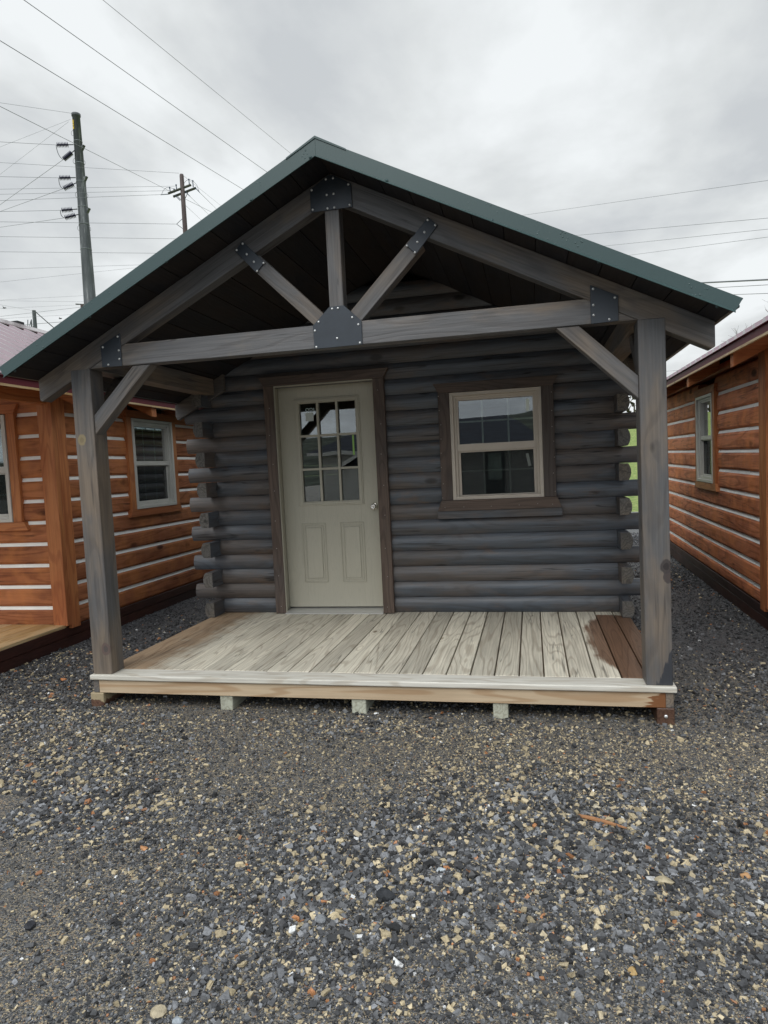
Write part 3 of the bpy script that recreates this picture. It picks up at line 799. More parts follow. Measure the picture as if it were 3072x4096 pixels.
# ridge cap
MB().prism_y([(-0.17, 2.990), (0, 3.078), (0.17, 2.990), (0.17, 3.000), (0, 3.0925), (-0.17, 3.000)], -0.269, YR1).build('ridge_cap', 'green', roof, bev=0.001)
rc = COL.objects['ridge_cap']
rc.matrix_parent_inverse = Matrix.Identity(4)
for sx in (-1, 1):
    # rake trim: face, top return, flared bottom hem
    nx, nz = 0.045, 0.082
    top = lambda x: 3.084-SLP*x
    face = mir([(0.0005, 3.084), (2.119, top(2.119)), (2.085, 1.958), (0.0005, 2.991)], sx)
    tr = MB().prism_y(face, -0.2645, -0.2615)
    ret = mir([(0.0005, 3.084), (2.119, top(2.119)), (2.119, top(2.119)-0.004), (0.0005, 3.080)], sx)
    tr.prism_y(ret, -0.2614, -0.19)
    t_ = tr.build('rake_trim', 'green', roof, bev=0.0)
    t_.matrix_parent_inverse = Matrix.Identity(4)
    # hem
    x1_, zb = 2.082, 1.947
    a0 = (0.0005*sx, -0.2645, 2.9915); a1 = (sx*2.085, -0.2645, 1.9585)
    c0 = (0.0005*sx, -0.283, 2.979); c1_ = (sx*2.080, -0.283, 1.946)
    hm = MB()
    off = Vector((0, 0.002, -0.002))
    vs = [Vector(q) for q in (a0, a1, c1_, c0)]
    vs2 = [q+off for q in vs]
    fs = [(0, 1, 2, 3), (7, 6, 5, 4), (3, 2, 6, 7), (0, 4, 5, 1), (1, 5, 6, 2), (0, 3, 7, 4)]
    if sx > 0: fs = [q[::-1] for q in fs]
    hm.add(vs+vs2, fs)
    h_ = hm.build('trim_hem', 'green', roof); h_.matrix_parent_inverse = Matrix.Identity(4)
    for (x, z) in ((0.115 if sx > 0 else 0.03, 0), (0.386, 0), (0.93, 0), (1.455, 0), (2.003, 0)):
        if sx > 0 and x < 0.2: continue
        z = 3.035-0.038-SLP*x
        q = MB().lathe((sx*x, -0.2645, z), (0, -1, 0), [(0, 0.010), (0.002, 0.010), (0.003, 0.006), (0.008, 0.005)], 8).build('screw', 'screw', roof)
        q.matrix_parent_inverse = Matrix.Identity(4)
    # eave trim
    ev = MB().prism_y(mir([(2.066, 1.962), (2.086, 1.962), (2.088, 1.980), (2.066, 1.990)], sx), -0.258, YR1)
    e_ = ev.build('eave_trim', 'green', roof); e_.matrix_parent_inverse = Matrix.Identity(4)

# door -----------------------------------------------------------------
YT = 1.812
mb = MB(); mb.box(-1.225, -1.130, YT, YT+0.06, 0.004, 2.052).build('door_casing', 'brownZ', cabin, bev=0.003)
MB().box(-0.222, -0.125, YT, YT+0.06, 0.004, 2.052).build('door_casing', 'brownZ', cabin, bev=0.003)
MB().prism_y([(-1.266, 2.136), (-0.081, 2.136), (-0.126, 2.0525), (-1.222, 2.0525)], YT-0.004, YT+0.06).build('door_header', 'brownX', cabin, bev=0.003)
fr = MB(); fr.box(-1.185, -1.145, 1.845, 2.0, 0.0, 2.055); fr.box(-0.231, -0.195, 1.845, 2.0, 0.0, 2.055); fr.box(-1.145, -0.231, 1.845, 2.0, 2.052, 2.08)
fr.box(-1.1295, -1.121, 1.818, 1.846, 0.01, 2.048); fr.box(-1.1295, -0.2225, 1.822, 1.846, 2.040, 2.0515)
fr.build('door_frame', 'jamb', cabin, bev=0.001)
MB().prism_x([(1.795, 0.001), (1.795, 0.010), (1.85, 0.022), (1.99, 0.026), (1.99, 0.001)], -1.129, -0.2235).build('threshold', 'alu', cabin)
YD = 1.955
LF = (-0.991, -0.383, 0.966, 1.935)
GL = (-0.954, -0.414, 0.998, 1.901)
dm = MB(); dm.ring_y((-1.142, -0.234, 0.036, 2.048), GL, YD, YD+0.042)
door = dm.build('door', 'door', cabin, bev=0.001)
lf = MB(); lf.ring_y(LF, (LF[0]+0.012, LF[1]-0.012, LF[2]+0.012, LF[3]-0.012), YD-0.010, YD-0.0005)
lf.ring_y((LF[0]+0.012, LF[1]-0.012, LF[2]+0.012, LF[3]-0.012), GL, YD-0.015, YD-0.0005)
lf.ring_y((GL[0]+0.0002, GL[1]-0.0002, GL[2]+0.0002, GL[3]-0.0002), (GL[0]+0.008, GL[1]-0.008, GL[2]+0.008, GL[3]-0.008), YD-0.009, YD+0.015)
def sp_(mb, name, mat, parent, bev=0.0):
    o = mb.build(name, mat, None, bev=bev); o.parent = parent; return o
sp_(lf, 'glass_surround', 'door', door, 0.002)
mt = MB()
for x in (-0.774, -0.594): mt.box(x-0.010, x+0.010, YD-0.010, YD+0.012, GL[2]+0.008, GL[3]-0.008)
for z in (1.2985, 1.600):
    xa = GL[0]+0.008
    for xb in (-0.784, -0.604, GL[1]-0.008):
        mt.box(xa, xb, YD-0.009, YD+0.011, z-0.010, z+0.010); xa = xb+0.020
sp_(mt, 'muntins', 'door', door, 0.002)
sp_(MB().box(GL[0], GL[1], YD+0.018, YD+0.0215, GL[2], GL[3]), 'glass', 'glass', door)
for x0, x1 in ((-0.982, -0.755), (-0.618, -0.395)):
    o_ = (x0, x1, 0.262, 0.808); pn = MB()
    pn.ring_y(o_, (x0+0.009, x1-0.009, 0.271, 0.799), YD-0.007, YD-0.0005)
    pn.ring_y((x0+0.022, x1-0.022, 0.284, 0.786), (x0+0.034, x1-0.034, 0.296, 0.774), YD-0.005, YD-0.0005)
    pn.box(x0+0.042, x1-0.042, YD-0.008, YD-0.0005, 0.304, 0.766)
    sp_(pn, 'raised_panel', 'door', door, 0.003)
kn = MB().lathe((-0.290, YD, 0.941), (0, -1, 0), [(0, 0.033), (0.006, 0.033), (0.010, 0.026), (0.012, 0.013), (0.030, 0.012), (0.036, 0.022), (0.046, 0.0275), (0.056, 0.026), (0.062, 0.018), (0.063, 0.011), (0.060, 0.010)], 24)
sp_(kn, 'door_knob', 'nickel', door)
sp_(MB().box(-0.895, -0.820, YD+0.0155, YD+0.0165, 1.735, 1.812), 'paper_label', 'sticker', door)
tcv = bpy.data.curves.new('txt', 'FONT'); tcv.body = 'ODL'; tcv.size = 0.045; tcv.extrude = 0.0004; tcv.space_character = 1.1
to = bpy.data.objects.new('txt', tcv); COL.objects.link(to)
bpy.context.view_layer.update()
me = bpy.data.meshes.new_from_object(to.evaluated_get(bpy.context.evaluated_depsgraph_get()))
bpy.data.objects.remove(to)
lo = bpy.data.objects.new('lettering', me); me.materials.clear(); me.materials.append(M['etch']); COL.objects.link(lo)
lo.rotation_euler = (math.radians(90), 0, 0); lo.location = (-0.895, YD+0.016, 1.822); lo.parent = door
sp_(MB().box(-0.468, -0.452, YD+0.0155, YD+0.0165, 1.41, 1.588), 'green_reflection', 'greenreflect', door)  # thin coloured strip added in the pane to imitate a green reflection

# porch window -----------------------------------------------------------
def winset(parent, axis, F, fr_col, glass_split, frame_y, glass_u, glass_l, casing=None, low_screen=True, sgn=-1, muntx=None, munt_zu=None, munt_zl=None, tape=False):
    """double-hung window facing -Y in local (x,z); axis maps it to the wall it sits in."""
    def tr(mb_):
        if axis is None: return mb_
        mb_.v = [axis(*q) for q in mb_.v]
        if FLIP[0]: mb_.f = [q[::-1] for q in mb_.f]
        return mb_
    y = frame_y
    fw = 0.03
    m1 = MB().ring_y(F, (F[0]+fw, F[1]-fw, F[2]+fw, F[3]-fw), y, y+0.055)
    m1.ring_y((F[0]+fw, F[1]-fw, F[2]+fw, F[3]-fw), (glass_u[0]-0.018, glass_u[1]+0.018, glass_l[2]-0.014, glass_u[3]+0.018), y+0.022, y+0.075)
    w_ = tr(m1).build('window', fr_col, parent, bev=0.002)
    def sp2(mb_, name, mat, bev=0.0):
        o = tr(mb_).build(name, mat, None, bev=bev); o.parent = w_
        if parent in CABS: o.matrix_parent_inverse = Matrix.Identity(4)
        return o
    gu, gl_ = glass_u, glass_l
    s1 = MB().ring_y((gu[0]-0.018, gu[1]+0.018, gu[2]-0.0005, gu[3]+0.018), gu, y+0.034, y+0.072)
    s1.box(gu[0]-0.018, gu[1]+0.018, y+0.030, y+0.072, gl_[3], gu[2])
    sp2(s1, 'sash', fr_col, 0.002)
    s2 = MB().ring_y((gl_[0]-0.018, gl_[1]+0.018, gl_[2]-0.0135, gl_[3]-0.0005), (gl_[0]+0.006, gl_[1]-0.006, gl_[2]+0.006, gl_[3]-0.012), y+0.045, y+0.08)
    sp2(s2, 'sash', fr_col, 0.002)
    sp2(MB().box(gu[0], gu[1], y+0.062, y+0.066, gu[2], gu[3]), 'glass', 'glass' if fr_col == 'vinyl' else 'glass2')
    sp2(MB().box(gl_[0], gl_[1], y+0.072, y+0.076, gl_[2], gl_[3]), 'glass', 'glass' if fr_col == 'vinyl' else 'glass2')
    if low_screen:
        sc_ = MB().box(gl_[0]+0.004, gl_[1]-0.004, y+0.058, y+0.0585, gl_[2]+0.004, gl_[3]-0.004)
        sp2(sc_, 'insect_screen', 'screenmesh')
        fs_ = MB().ring_y((gl_[0], gl_[1], gl_[2], gl_[3]), (gl_[0]+0.008, gl_[1]-0.008, gl_[2]+0.008, gl_[3]-0.008), y+0.055, y+0.060)
        sp2(fs_, 'screen_frame', 'black')
    mm_ = MB(); yb = y+0.0685
    for xx in muntx:
        mm_.box(xx-0.007, xx+0.007, yb, yb+0.005, gu[2], gu[3]); mm_.box(xx-0.007, xx+0.007, yb+0.0090, yb+0.013, gl_[2], gl_[3])
    mm_.box(gu[0], gu[1], yb+0.0005, yb+0.0045, munt_zu-0.007, munt_zu+0.007); mm_.box(gl_[0], gl_[1], yb+0.0093, yb+0.0127, munt_zl-0.007, munt_zl+0.007)
    sp2(mm_, 'muntins', 'grid')
    if tape:
        sp2(MB().prism_y([(1.060, 1.695), (1.088, 1.695), (1.092, 1.795), (1.064, 1.797)], y+0.0610, y+0.0614), 'tape_strip', 'tape')
        sp2(MB().prism_y([(1.066, 1.235), (1.090, 1.240), (1.070, 1.345), (1.046, 1.342)], y+0.0710, y+0.0714), 'tape_strip', 'tape')
    return w_
CABS = set(); FLIP = [False]
winset(cabin, None, (0.431, 1.187, 0.977, 1.882), 'vinyl', 0, 1.822, (0.500, 1.117, 1.446, 1.815), (0.500, 1.117, 1.010, 1.388),
       muntx=(0.697, 0.913), munt_zu=1.636, munt_zl=1.216, tape=True)
MB().box(0.336, 0.4305, YT, YT+0.055, 0.978, 1.8855).build('window_casing', 'brownZ', cabin, bev=0.002)
MB().box(1.1875, 1.284, YT, YT+0.055, 0.978, 1.8855).build('window_casing', 'brownZ', cabin, bev=0.002)
MB().prism_y([(0.298, 1.965), (1.324, 1.965), (1.281, 1.8855), (0.341, 1.8855)], YT-0.003, YT+0.055).build('window_header', 'brownX', cabin, bev=0.002)
MB().prism_y([(0.331, 0.9765), (1.290, 0.9765), (1.326, 0.886), (0.297, 0.886)], YT-0.003, YT+0.055).build('window_sill', 'brownX', cabin, bev=0.002)
MB().box(0.293, 1.327, YT+0.012, YT+0.06, 0.819, 0.8855).build('window_apron', 'logX', cabin, bev=0.002)
# nail heads on the casings
npos = []
for x, zz in ((-1.178, [0.07, 0.35, 0.6, 0.85, 1.12, 1.36, 1.62, 1.86]), (-0.175, [0.06, 0.33, 0.58, 0.87, 1.13, 1.4, 1.66, 1.95]), (0.352, [1.0, 1.12, 1.26, 1.38, 1.5, 1.62, 1.74, 1.86]), (1.268, [1.02, 1.17, 1.3, 1.43, 1.55, 1.68, 1.83])):
    npos += [(x+rj.uniform(-.01, .01), YT, z) for z in zz]
npos += [(x, YT-0.003, 0.915+rj.uniform(-.01, .01)) for x in (0.36, 0.52, 0.75, 0.98, 1.13, 1.25)]
nsrc = None
for p_ in npos:
    if nsrc is None:
        nsrc = o = MB().lathe((0, 0, 0), (0, -1, 0), [(0, 0.0032), (0.0018, 0.0032)], 6).build('nail_head', 'nail')
    else:
        o = nsrc.copy(); COL.objects.link(o)
    o.parent = cabin; o.location = (p_[0], p_[1], p_[2]-GZ)

# ================================================================ the two orange cabins
def neighbour(label, sx, X0, YF, YE, zc0, pitch, win, muntx, gu, gl, munu, munl, tails, roof_y, tilt=None, front_window=None, nch=11, corner_z=2.12):
    """sx=+1: its side wall faces +X (cabin stands left of ours); u runs out of the wall towards us"""
    th = thing('log_cabin', label, 'cabin', (X0-sx*1.8, YF, GZ), group='orange log cabins beside the grey one')
    CABS.add(th)
    U = lambda u_: X0+sx*u_
    FL = (sx < 0)
    def b(mb_, a, b_, y0, y1, z0, z1): mb_.box(min(U(a), U(b_)), max(U(a), U(b_)), y0, y1, z0, z1)
    Wd = 3.6
    # hewn logs, chinking between them
    chz = [zc0+pitch*k for k in range(nch)]
    lv = [-0.03]+[z for z in chz]+[chz[-1]+pitch]+([chz[-1]+2*pitch-0.08] if nch == 10 else [])
    side = MB(); front = MB(); ch = MB()
    wc = (win[0]-0.012, win[1]+0.012, win[2]-0.012, win[3]+0.012)
    fw = front_window
    for i in range(len(lv)-1):
        z0 = lv[i]+(0.017 if i else 0.0); z1 = lv[i+1]-0.017
        zt = min(z1, 2.19)
        def prof(y_face, sgn_):   # rounded hewn face
            return None
        segs = [(YF+0.02, YE)]
        if z1 > wc[2]+0.01 and z0 < wc[3]-0.01: segs = [(YF+0.02, wc[0]), (wc[1], YE)]
        for y0, y1 in segs:
            e_ = 0.012
            pts = [(U(-0.10), z0), (U(-e_), z0), (U(0), z0+0.02), (U(0.002), (z0+z1)/2), (U(0), z1-0.02), (U(-e_), z1), (U(-0.10), z1)]
            side.prism_y(pts, y0, y1)
        xs_ = [(-0.02, -Wd)]
        if fw and z1 > fw[2]+0.01 and z0 < fw[3]-0.01: xs_ = [(-0.02, fw[0]), (fw[1], -Wd)]
        for a, b2 in xs_:
            xa, xb = sorted((U(a), U(b2)))
            pts = [(YF+0.10, z0), (YF+0.012, z0), (YF, z0+0.02), (YF-0.002, (z0+z1)/2), (YF, z1-0.02), (YF+0.012, z1), (YF+0.10, z1)]
            front.prism_x(pts, xa, xb)
    for z in chz:
        segs = [(YF+0.02, YE)]
        if z > wc[2] and z < wc[3]: segs = [(YF+0.02, wc[0]), (wc[1], YE)]
        for y0, y1 in segs:
            ya = y0
            while ya < y1-0.001:
                yb_ = min(y1, ya+rj.uniform(0.25, 0.6)); q_, w_ = rj.uniform(-0.004, 0.005), rj.uniform(-0.004, 0.002)
                pts = [(U(-0.09), z-0.0165), (U(-0.008+w_), z-0.0165), (U(-0.022+q_), z+0.0165), (U(-0.09), z+0.0165)]
                ch.prism_y(pts, ya, yb_); ya = yb_
        xs_ = [(-0.02, -Wd)]
        if fw and z > fw[2] and z < fw[3]: xs_ = [(-0.02, fw[0]), (fw[1], -Wd)]
        for a, b2 in xs_:
            xa, xb = sorted((U(a), U(b2)))
            ch.prism_x([(YF+0.09, z-0.0165), (YF+0.008, z-0.0165), (YF+0.022, z+0.0165), (YF+0.09, z+0.0165)], xa, xb)
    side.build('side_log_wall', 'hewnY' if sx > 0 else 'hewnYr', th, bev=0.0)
    front.build('front_log_wall', 'hewnX', th, bev=0.0)
    ch.build('chinking', 'chink', th)
    ridge = 2.155+SLP*2.1
    # gable above the front wall, back wall, far side wall, lining
    g = MB(); zt_ = lv[-1]-0.017
    g.prism_y([(U(0.0), zt_+0.001), (U(-3.6), zt_+0.001), (U(-1.8), ridge-0.08-0.0)], YF+0.004, YF+0.08)
    g.build('gable', 'hewnX', th)
    bw = MB(); b(bw, -0.02, -Wd+0.02, YE-0.1, YE-0.001, -0.03, 2.2); b(bw, -Wd, -Wd+0.10, YF+0.1, YE-0.1, -0.03, 2.2)
    bw.prism_y([(U(0.0), 2.2), (U(-3.6), 2.2), (U(-1.8), ridge-0.08)], YE-0.1, YE-0.001)
    bw.build('back_wall', 'hewnX', th)
    fl = MB(); b(fl, -0.11, -3.49, YF+0.105, YE-0.11, -0.03, 0.01); fl.build('room_floor', 'inside', th)
    fl = MB(); b(fl, -0.11, -3.49, YF+0.105, YE-0.11, 2.25, 2.27); fl.build('room_ceiling', 'inside', th)
    # corner boards
    cb = MB(); b(cb, 0.04, -0.105, YF-0.03, YF+0.03, -0.012, corner_z); b(cb, 0.0405, 0.003, YF+0.0305, YF+0.15, -0.045, corner_z)
    cb.build('corner_board', 'orangeZ', th, bev=0.003)
    # skirt
    sk = MB(); b(sk, 0.0, -0.04, YF-1.86, YE, GZ-0.02, -0.122); b(sk, 0.004, -0.04, YF-1.86, YE, -0.119, -0.034)
    b(sk, 0.0, -Wd, YF-1.86, YF-1.82, GZ-0.02, -0.122); b(sk, 0.0, -Wd, YF-1.864, YF-1.82, -0.119, -0.034)
    sk.build('skirt', 'skirt', th, bev=0.003)
    # porch deck, post, beams
    dk = MB(); x = 0.004
    while x > -Wd:
        b(dk, x, x-0.138, YF-1.86, YF-0.001, -0.033, -0.004); x -= 0.142
    dk.build('deck_boards', 'yellowdeck', th, bev=0.003)
    for q in (0.0, -3.46):
        pm = MB(); b(pm, q, q-0.14, YF-1.85, YF-1.71, -0.004, 1.99); pm.build('post', 'orangeZ', th, bev=0.004)
        bm = MB(); b(bm, q, q-0.09, YF-1.85, YF-0.031, 1.992, 2.115); bm.build('porch_beam', 'orangeY', th, bev=0.003)
    bm = MB(); b(bm, -0.141, -3.459, YF-1.84, YF-1.75, 1.992, 2.115); bm.build('tie_beam', 'orangeX', th, bev=0.003)
    # rafter tails
    for ty in tails:
        zz = lambda u_: 2.085+(0.3-u_)*SLP
        t_ = MB().prism_y([(U(0.285), zz(0.285)), (U(0.285), 1.940), (U(-0.01), 1.940+0.295*SLP), (U(-0.01), zz(-0.01))], ty-0.045, ty+0.045)
        t_.build('rafter_tail', 'orangeX', th, bev=0.003)
    # roof
    rf = MB()
    for a in (1, -1):   # two slopes
        e0 = 0.3 if a == 1 else -3.9
        rf.prism_y([(U(e0), 2.118), (U(-1.8+0.001*a), 2.118+SLP*2.1), (U(-1.8+0.001*a), 2.128+SLP*2.1), (U(e0), 2.128)], roof_y[0], roof_y[1])
        yy = roof_y[0]+0.04
        while yy < roof_y[1]:
            for (w_, h_, o_) in ((0.030, 0.034, 0.0), (0.012, 0.008, 0.09), (0.012, 0.008, 0.15)):
                y_ = yy+o_
                x0, x1 = U(e0+0.004*a), U(-1.8+0.01*a)
                z0, z1 = 2.1285, 2.1285+SLP*2.09
                v = [(x0, y_-w_*1.6, z0), (x0, y_-w_*0.6, z0+h_), (x0, y_+w_*0.6, z0+h_), (x0, y_+w_*1.6, z0), (x1, y_-w_*1.6, z1), (x1, y_-w_*0.6, z1+h_), (x1, y_+w_*0.6, z1+h_), (x1, y_+w_*1.6, z1)]
                rf.add(v, [(0, 1, 5, 4), (1, 2, 6, 5), (2, 3, 7, 6), (4, 5, 6, 7), (3, 2, 1, 0)])
            yy += 0.2286
    rfo = rf.build('metal_roof', 'redroof', th)
    cp = MB().prism_y([(U(-1.8-0.16), ridge-0.080), (U(-1.8), ridge+0.008), (U(-1.8+0.16), ridge-0.080), (U(-1.8+0.16), ridge-0.068), (U(-1.8), ridge+0.022), (U(-1.8-0.16), ridge-0.068)], roof_y[0]-0.01, roof_y[1]+0.01)
    o = cp.build('ridge_cap', 'redroof', None); o.parent = rfo
    o = MB(); b(o, 0.312, 0.296, roof_y[0], roof_y[1], 2.058, 2.112); b(o, 0.33, 0.29, roof_y[0], roof_y[1], 2.1125, 2.1175)
    o = o.build('drip_edge', 'redtrim', None); o.parent = rfo
    sf = MB(); sf.prism_y([(U(0.295), 2.086), (U(-1.8), 2.086+SLP*2.095), (U(-1.8), 2.116+SLP*2.095), (U(0.295), 2.116)], roof_y[0]+0.005, roof_y[1]-0.005)
    sf.prism_y([(U(-3.895), 2.086), (U(-1.801), 2.086+SLP*2.094), (U(-1.801), 2.116+SLP*2.094), (U(-3.895), 2.116)], roof_y[0]+0.005, roof_y[1]-0.005)
    sf.build('roof_deck', 'orangeY', th)
    fs = MB(); b(fs, 0.3135, 0.2955, roof_y[0], roof_y[1], 2.040, 2.0575); fs.build('fascia_edge', 'yellowdeck', th)
    # side window: local (x,z) facing -Y -> wall plane
    if sx > 0: AX = lambda x_, y_, z_: (U(-(y_)), x_, z_)      # y_ grows into the wall
    else: AX = lambda x_, y_, z_: (U(-(y_)), x_, z_)
    FLIP[0] = (sx > 0)
    winset(th, AX, win, 'vinylgrey', 0, -0.035, gu, gl, muntx=muntx, munt_zu=munu, munt_zl=munl)
    FLIP[0] = False
    wt = MB(); b(wt, 0.0275, -0.02, win[0]-0.085, win[0]-0.001, win[2]-0.0005, win[3]+0.005); wt.build('window_casing', 'orangeZ', th, bev=0.002)
    wt = MB(); b(wt, 0.0275, -0.02, win[1]+0.001, win[1]+0.085, win[2]-0.0005, win[3]+0.005)
    wt.build('window_casing', 'orangeZ', th, bev=0.002)
    def ypris(pl, u0, u1):
        xa, xb = sorted((U(u0), U(u1)))
        return MB().prism_x(pl, xa, xb)
    ypris([(win[0]-0.085, win[3]+0.0055), (win[1]+0.085, win[3]+0.0055), (win[1]+0.12, win[3]+0.085), (win[0]-0.12, win[3]+0.085)], -0.02, 0.030).build('window_header', 'orangeY', th, bev=0.002)
    ypris([(win[0]-0.095, win[2]-0.001), (win[1]+0.095, win[2]-0.001), (win[1]+0.13, win[2]-0.08), (win[0]-0.13, win[2]-0.08)], -0.02, 0.030).build('window_sill', 'orangeY', th, bev=0.002)
    if fw:
        FX = lambda x_, y_, z_: (x_, y_, z_)
        xa, xb = sorted((U(fw[0]), U(fw[1])))
        w2 = winset(th, FX, (xa+0.01, xb-0.01, fw[2], fw[3]), 'vinylgrey', 0, YF-0.04, (xa+0.08, xb-0.08, 1.46, fw[3]-0.07), (xa+0.08, xb-0.08, fw[2]+0.07, 1.40),
                    muntx=(xa+0.3, xa+0.5), munt_zu=1.65, munt_zl=1.2)
        MB().box(xb-0.005, xb+0.085, YF-0.03, YF+0.02, fw[2]-0.0, fw[3]+0.005).build('window_casing', 'orangeZ', th, bev=0.002)
        MB().box(xa-0.085, xa+0.005, YF-0.03, YF+0.02, fw[2], fw[3]+0.005).build('window_casing', 'orangeZ', th, bev=0.002)
        MB().prism_y([(xa-0.085, fw[3]+0.0055), (xb+0.085, fw[3]+0.0055), (xb+0.13, fw[3]+0.09), (xa-0.13, fw[3]+0.09)], YF-0.034, YF+0.02).build('window_header', 'orangeX', th, bev=0.002)
        MB().prism_y([(xa-0.09, fw[2]-0.001), (xb+0.105, fw[2]-0.001), (xb+0.145, fw[2]-0.08), (xa-0.13, fw[2]-0.08)], YF-0.034, YF+0.02).build('window_sill', 'orangeX', th, bev=0.002)
    return th
left = neighbour('orange log cabin with white chinking left of the grey cabin, its porch window showing', 1, -3.1, 1.40, 6.2, 0.148, 0.1965,
                 (2.62, 3.45, 0.965, 1.945), (2.925, 3.15), (2.712, 3.360, 1.485, 1.865), (2.715, 3.345, 1.040, 1.438), 1.665, 1.24,
                 (1.50, 2.66, 3.82, 4.98), (-0.75, 6.6), front_window=(-0.435, -1.30, 0.95, 1.925))
MB().box(-5.26, -5.13, 3.52, 3.64, 2.95, 3.345).build('stove_pipe', 'black', left)
right = neighbour('orange log cabin with white chinking right of the grey cabin, tan framed window', -1, 2.95, 2.0, 6.75, 0.100, 0.1948,
                  (3.757, 4.50, 0.930, 1.880), (4.03, 4.22), (3.871, 4.376, 1.44, 1.810), (3.90, 4.37, 1.006, 1.396), 1.625, 1.2,
                  (1.95, 3.62, 5.25), (-0.10, 7.25), nch=10)
right.rotation_euler = (math.radians(0.65), 0, math.radians(-1.0))
# keep the near wall corner in place after that small turn
right.location = (ORG[right.name][0]-0.0, 2.0, GZ+0.0)

# ================================================================ ground
gm = MB().add([(-120, -60, GZ), (120, -60, GZ), (120, 15.2, GZ), (-120, 15.2, GZ)], [(0, 1, 2, 3)])
g_ = gm.build('ground', 'gravel'); tagp(g_, 'dark wet crushed stone lot', None, None, 'structure')
def sheet(name, x0, x1, nx, y0, y1, ny, fz, mat):
    v = []; fs = []
    for j in range(ny+1):
        for i in range(nx+1):
            x = x0+(x1-x0)*i/nx; y = y0+(y1-y0)*j/ny
            v.append((x, y, fz(x, y)))
    for j in range(ny):
        for i in range(nx):
            a = j*(nx+1)+i; fs.append((a, a+1, a+nx+2, a+nx+1))
    me = MB().add(v, fs, True); return me.build(name, mat)
def sst(a, b, x):
    t_ = min(1, max(0, (x-a)/(b-a))); return t_*t_*(3-2*t_)
h = sheet('grass_hill', -250, 300, 60, 15.2, 420, 50, lambda x, y: GZ+0.004+7*sst(18, 110, y)+0.5*math.sin(x*0.03+y*0.02)*sst(20, 60, y), 'grass')
tagp(h, 'green grass slope rising behind the cabins', None, None, 'structure')
h = sheet('wooded_hill', -320, 320, 60, -420, -60, 30, lambda x, y: GZ-0.3+(16+5*math.sin(x*0.012+1)+2*math.sin(x*0.035))*sst(-70, -260, y), 'wooded')
tagp(h, 'wooded hill behind the viewer', None, None, 'structure')

# leafless woods on the crest of the hill
Rw = random.Random(77); wd = MB()
for i in range(150):
    x_, y_ = Rw.uniform(-60, 130), Rw.uniform(88, 118)
    z_ = 5.2; hh = Rw.uniform(6, 10.5)
    wd.tube((x_, y_, z_), (x_, y_, z_+hh*0.6), 0.22, 0.10, 4, False)
    for k in range(46):
        a_ = Rw.uniform(0, 6.283); zz_ = Rw.uniform(0.25, 1.0); rr_ = (1.05-zz_)**0.6*hh*0.36*Rw.uniform(0.3, 1)
        p_ = Vector((x_+rr_*math.cos(a_), y_+rr_*math.sin(a_), z_+hh*zz_))
        d_ = Vector((Rw.uniform(-1, 1), Rw.uniform(-1, 1), Rw.uniform(0.1, 1)))*Rw.uniform(0.5, 1.1)
        e_ = Vector((Rw.uniform(-1, 1), Rw.uniform(-1, 1), Rw.uniform(-1, 1)))*0.28
        wd.add([p_-d_, p_-d_*0.2+e_, p_+d_, p_-d_*0.1-e_], [(0, 1, 2, 3)])
o = wd.build('far_woods', plain('bare_wood_twigs', (0.075, 0.072, 0.05), 0.9, 0, 0.1, 0.4, 0.3)); tagp(o, 'leafless woods far off on the crest of the grass hill', 'woods', None, 'stuff')

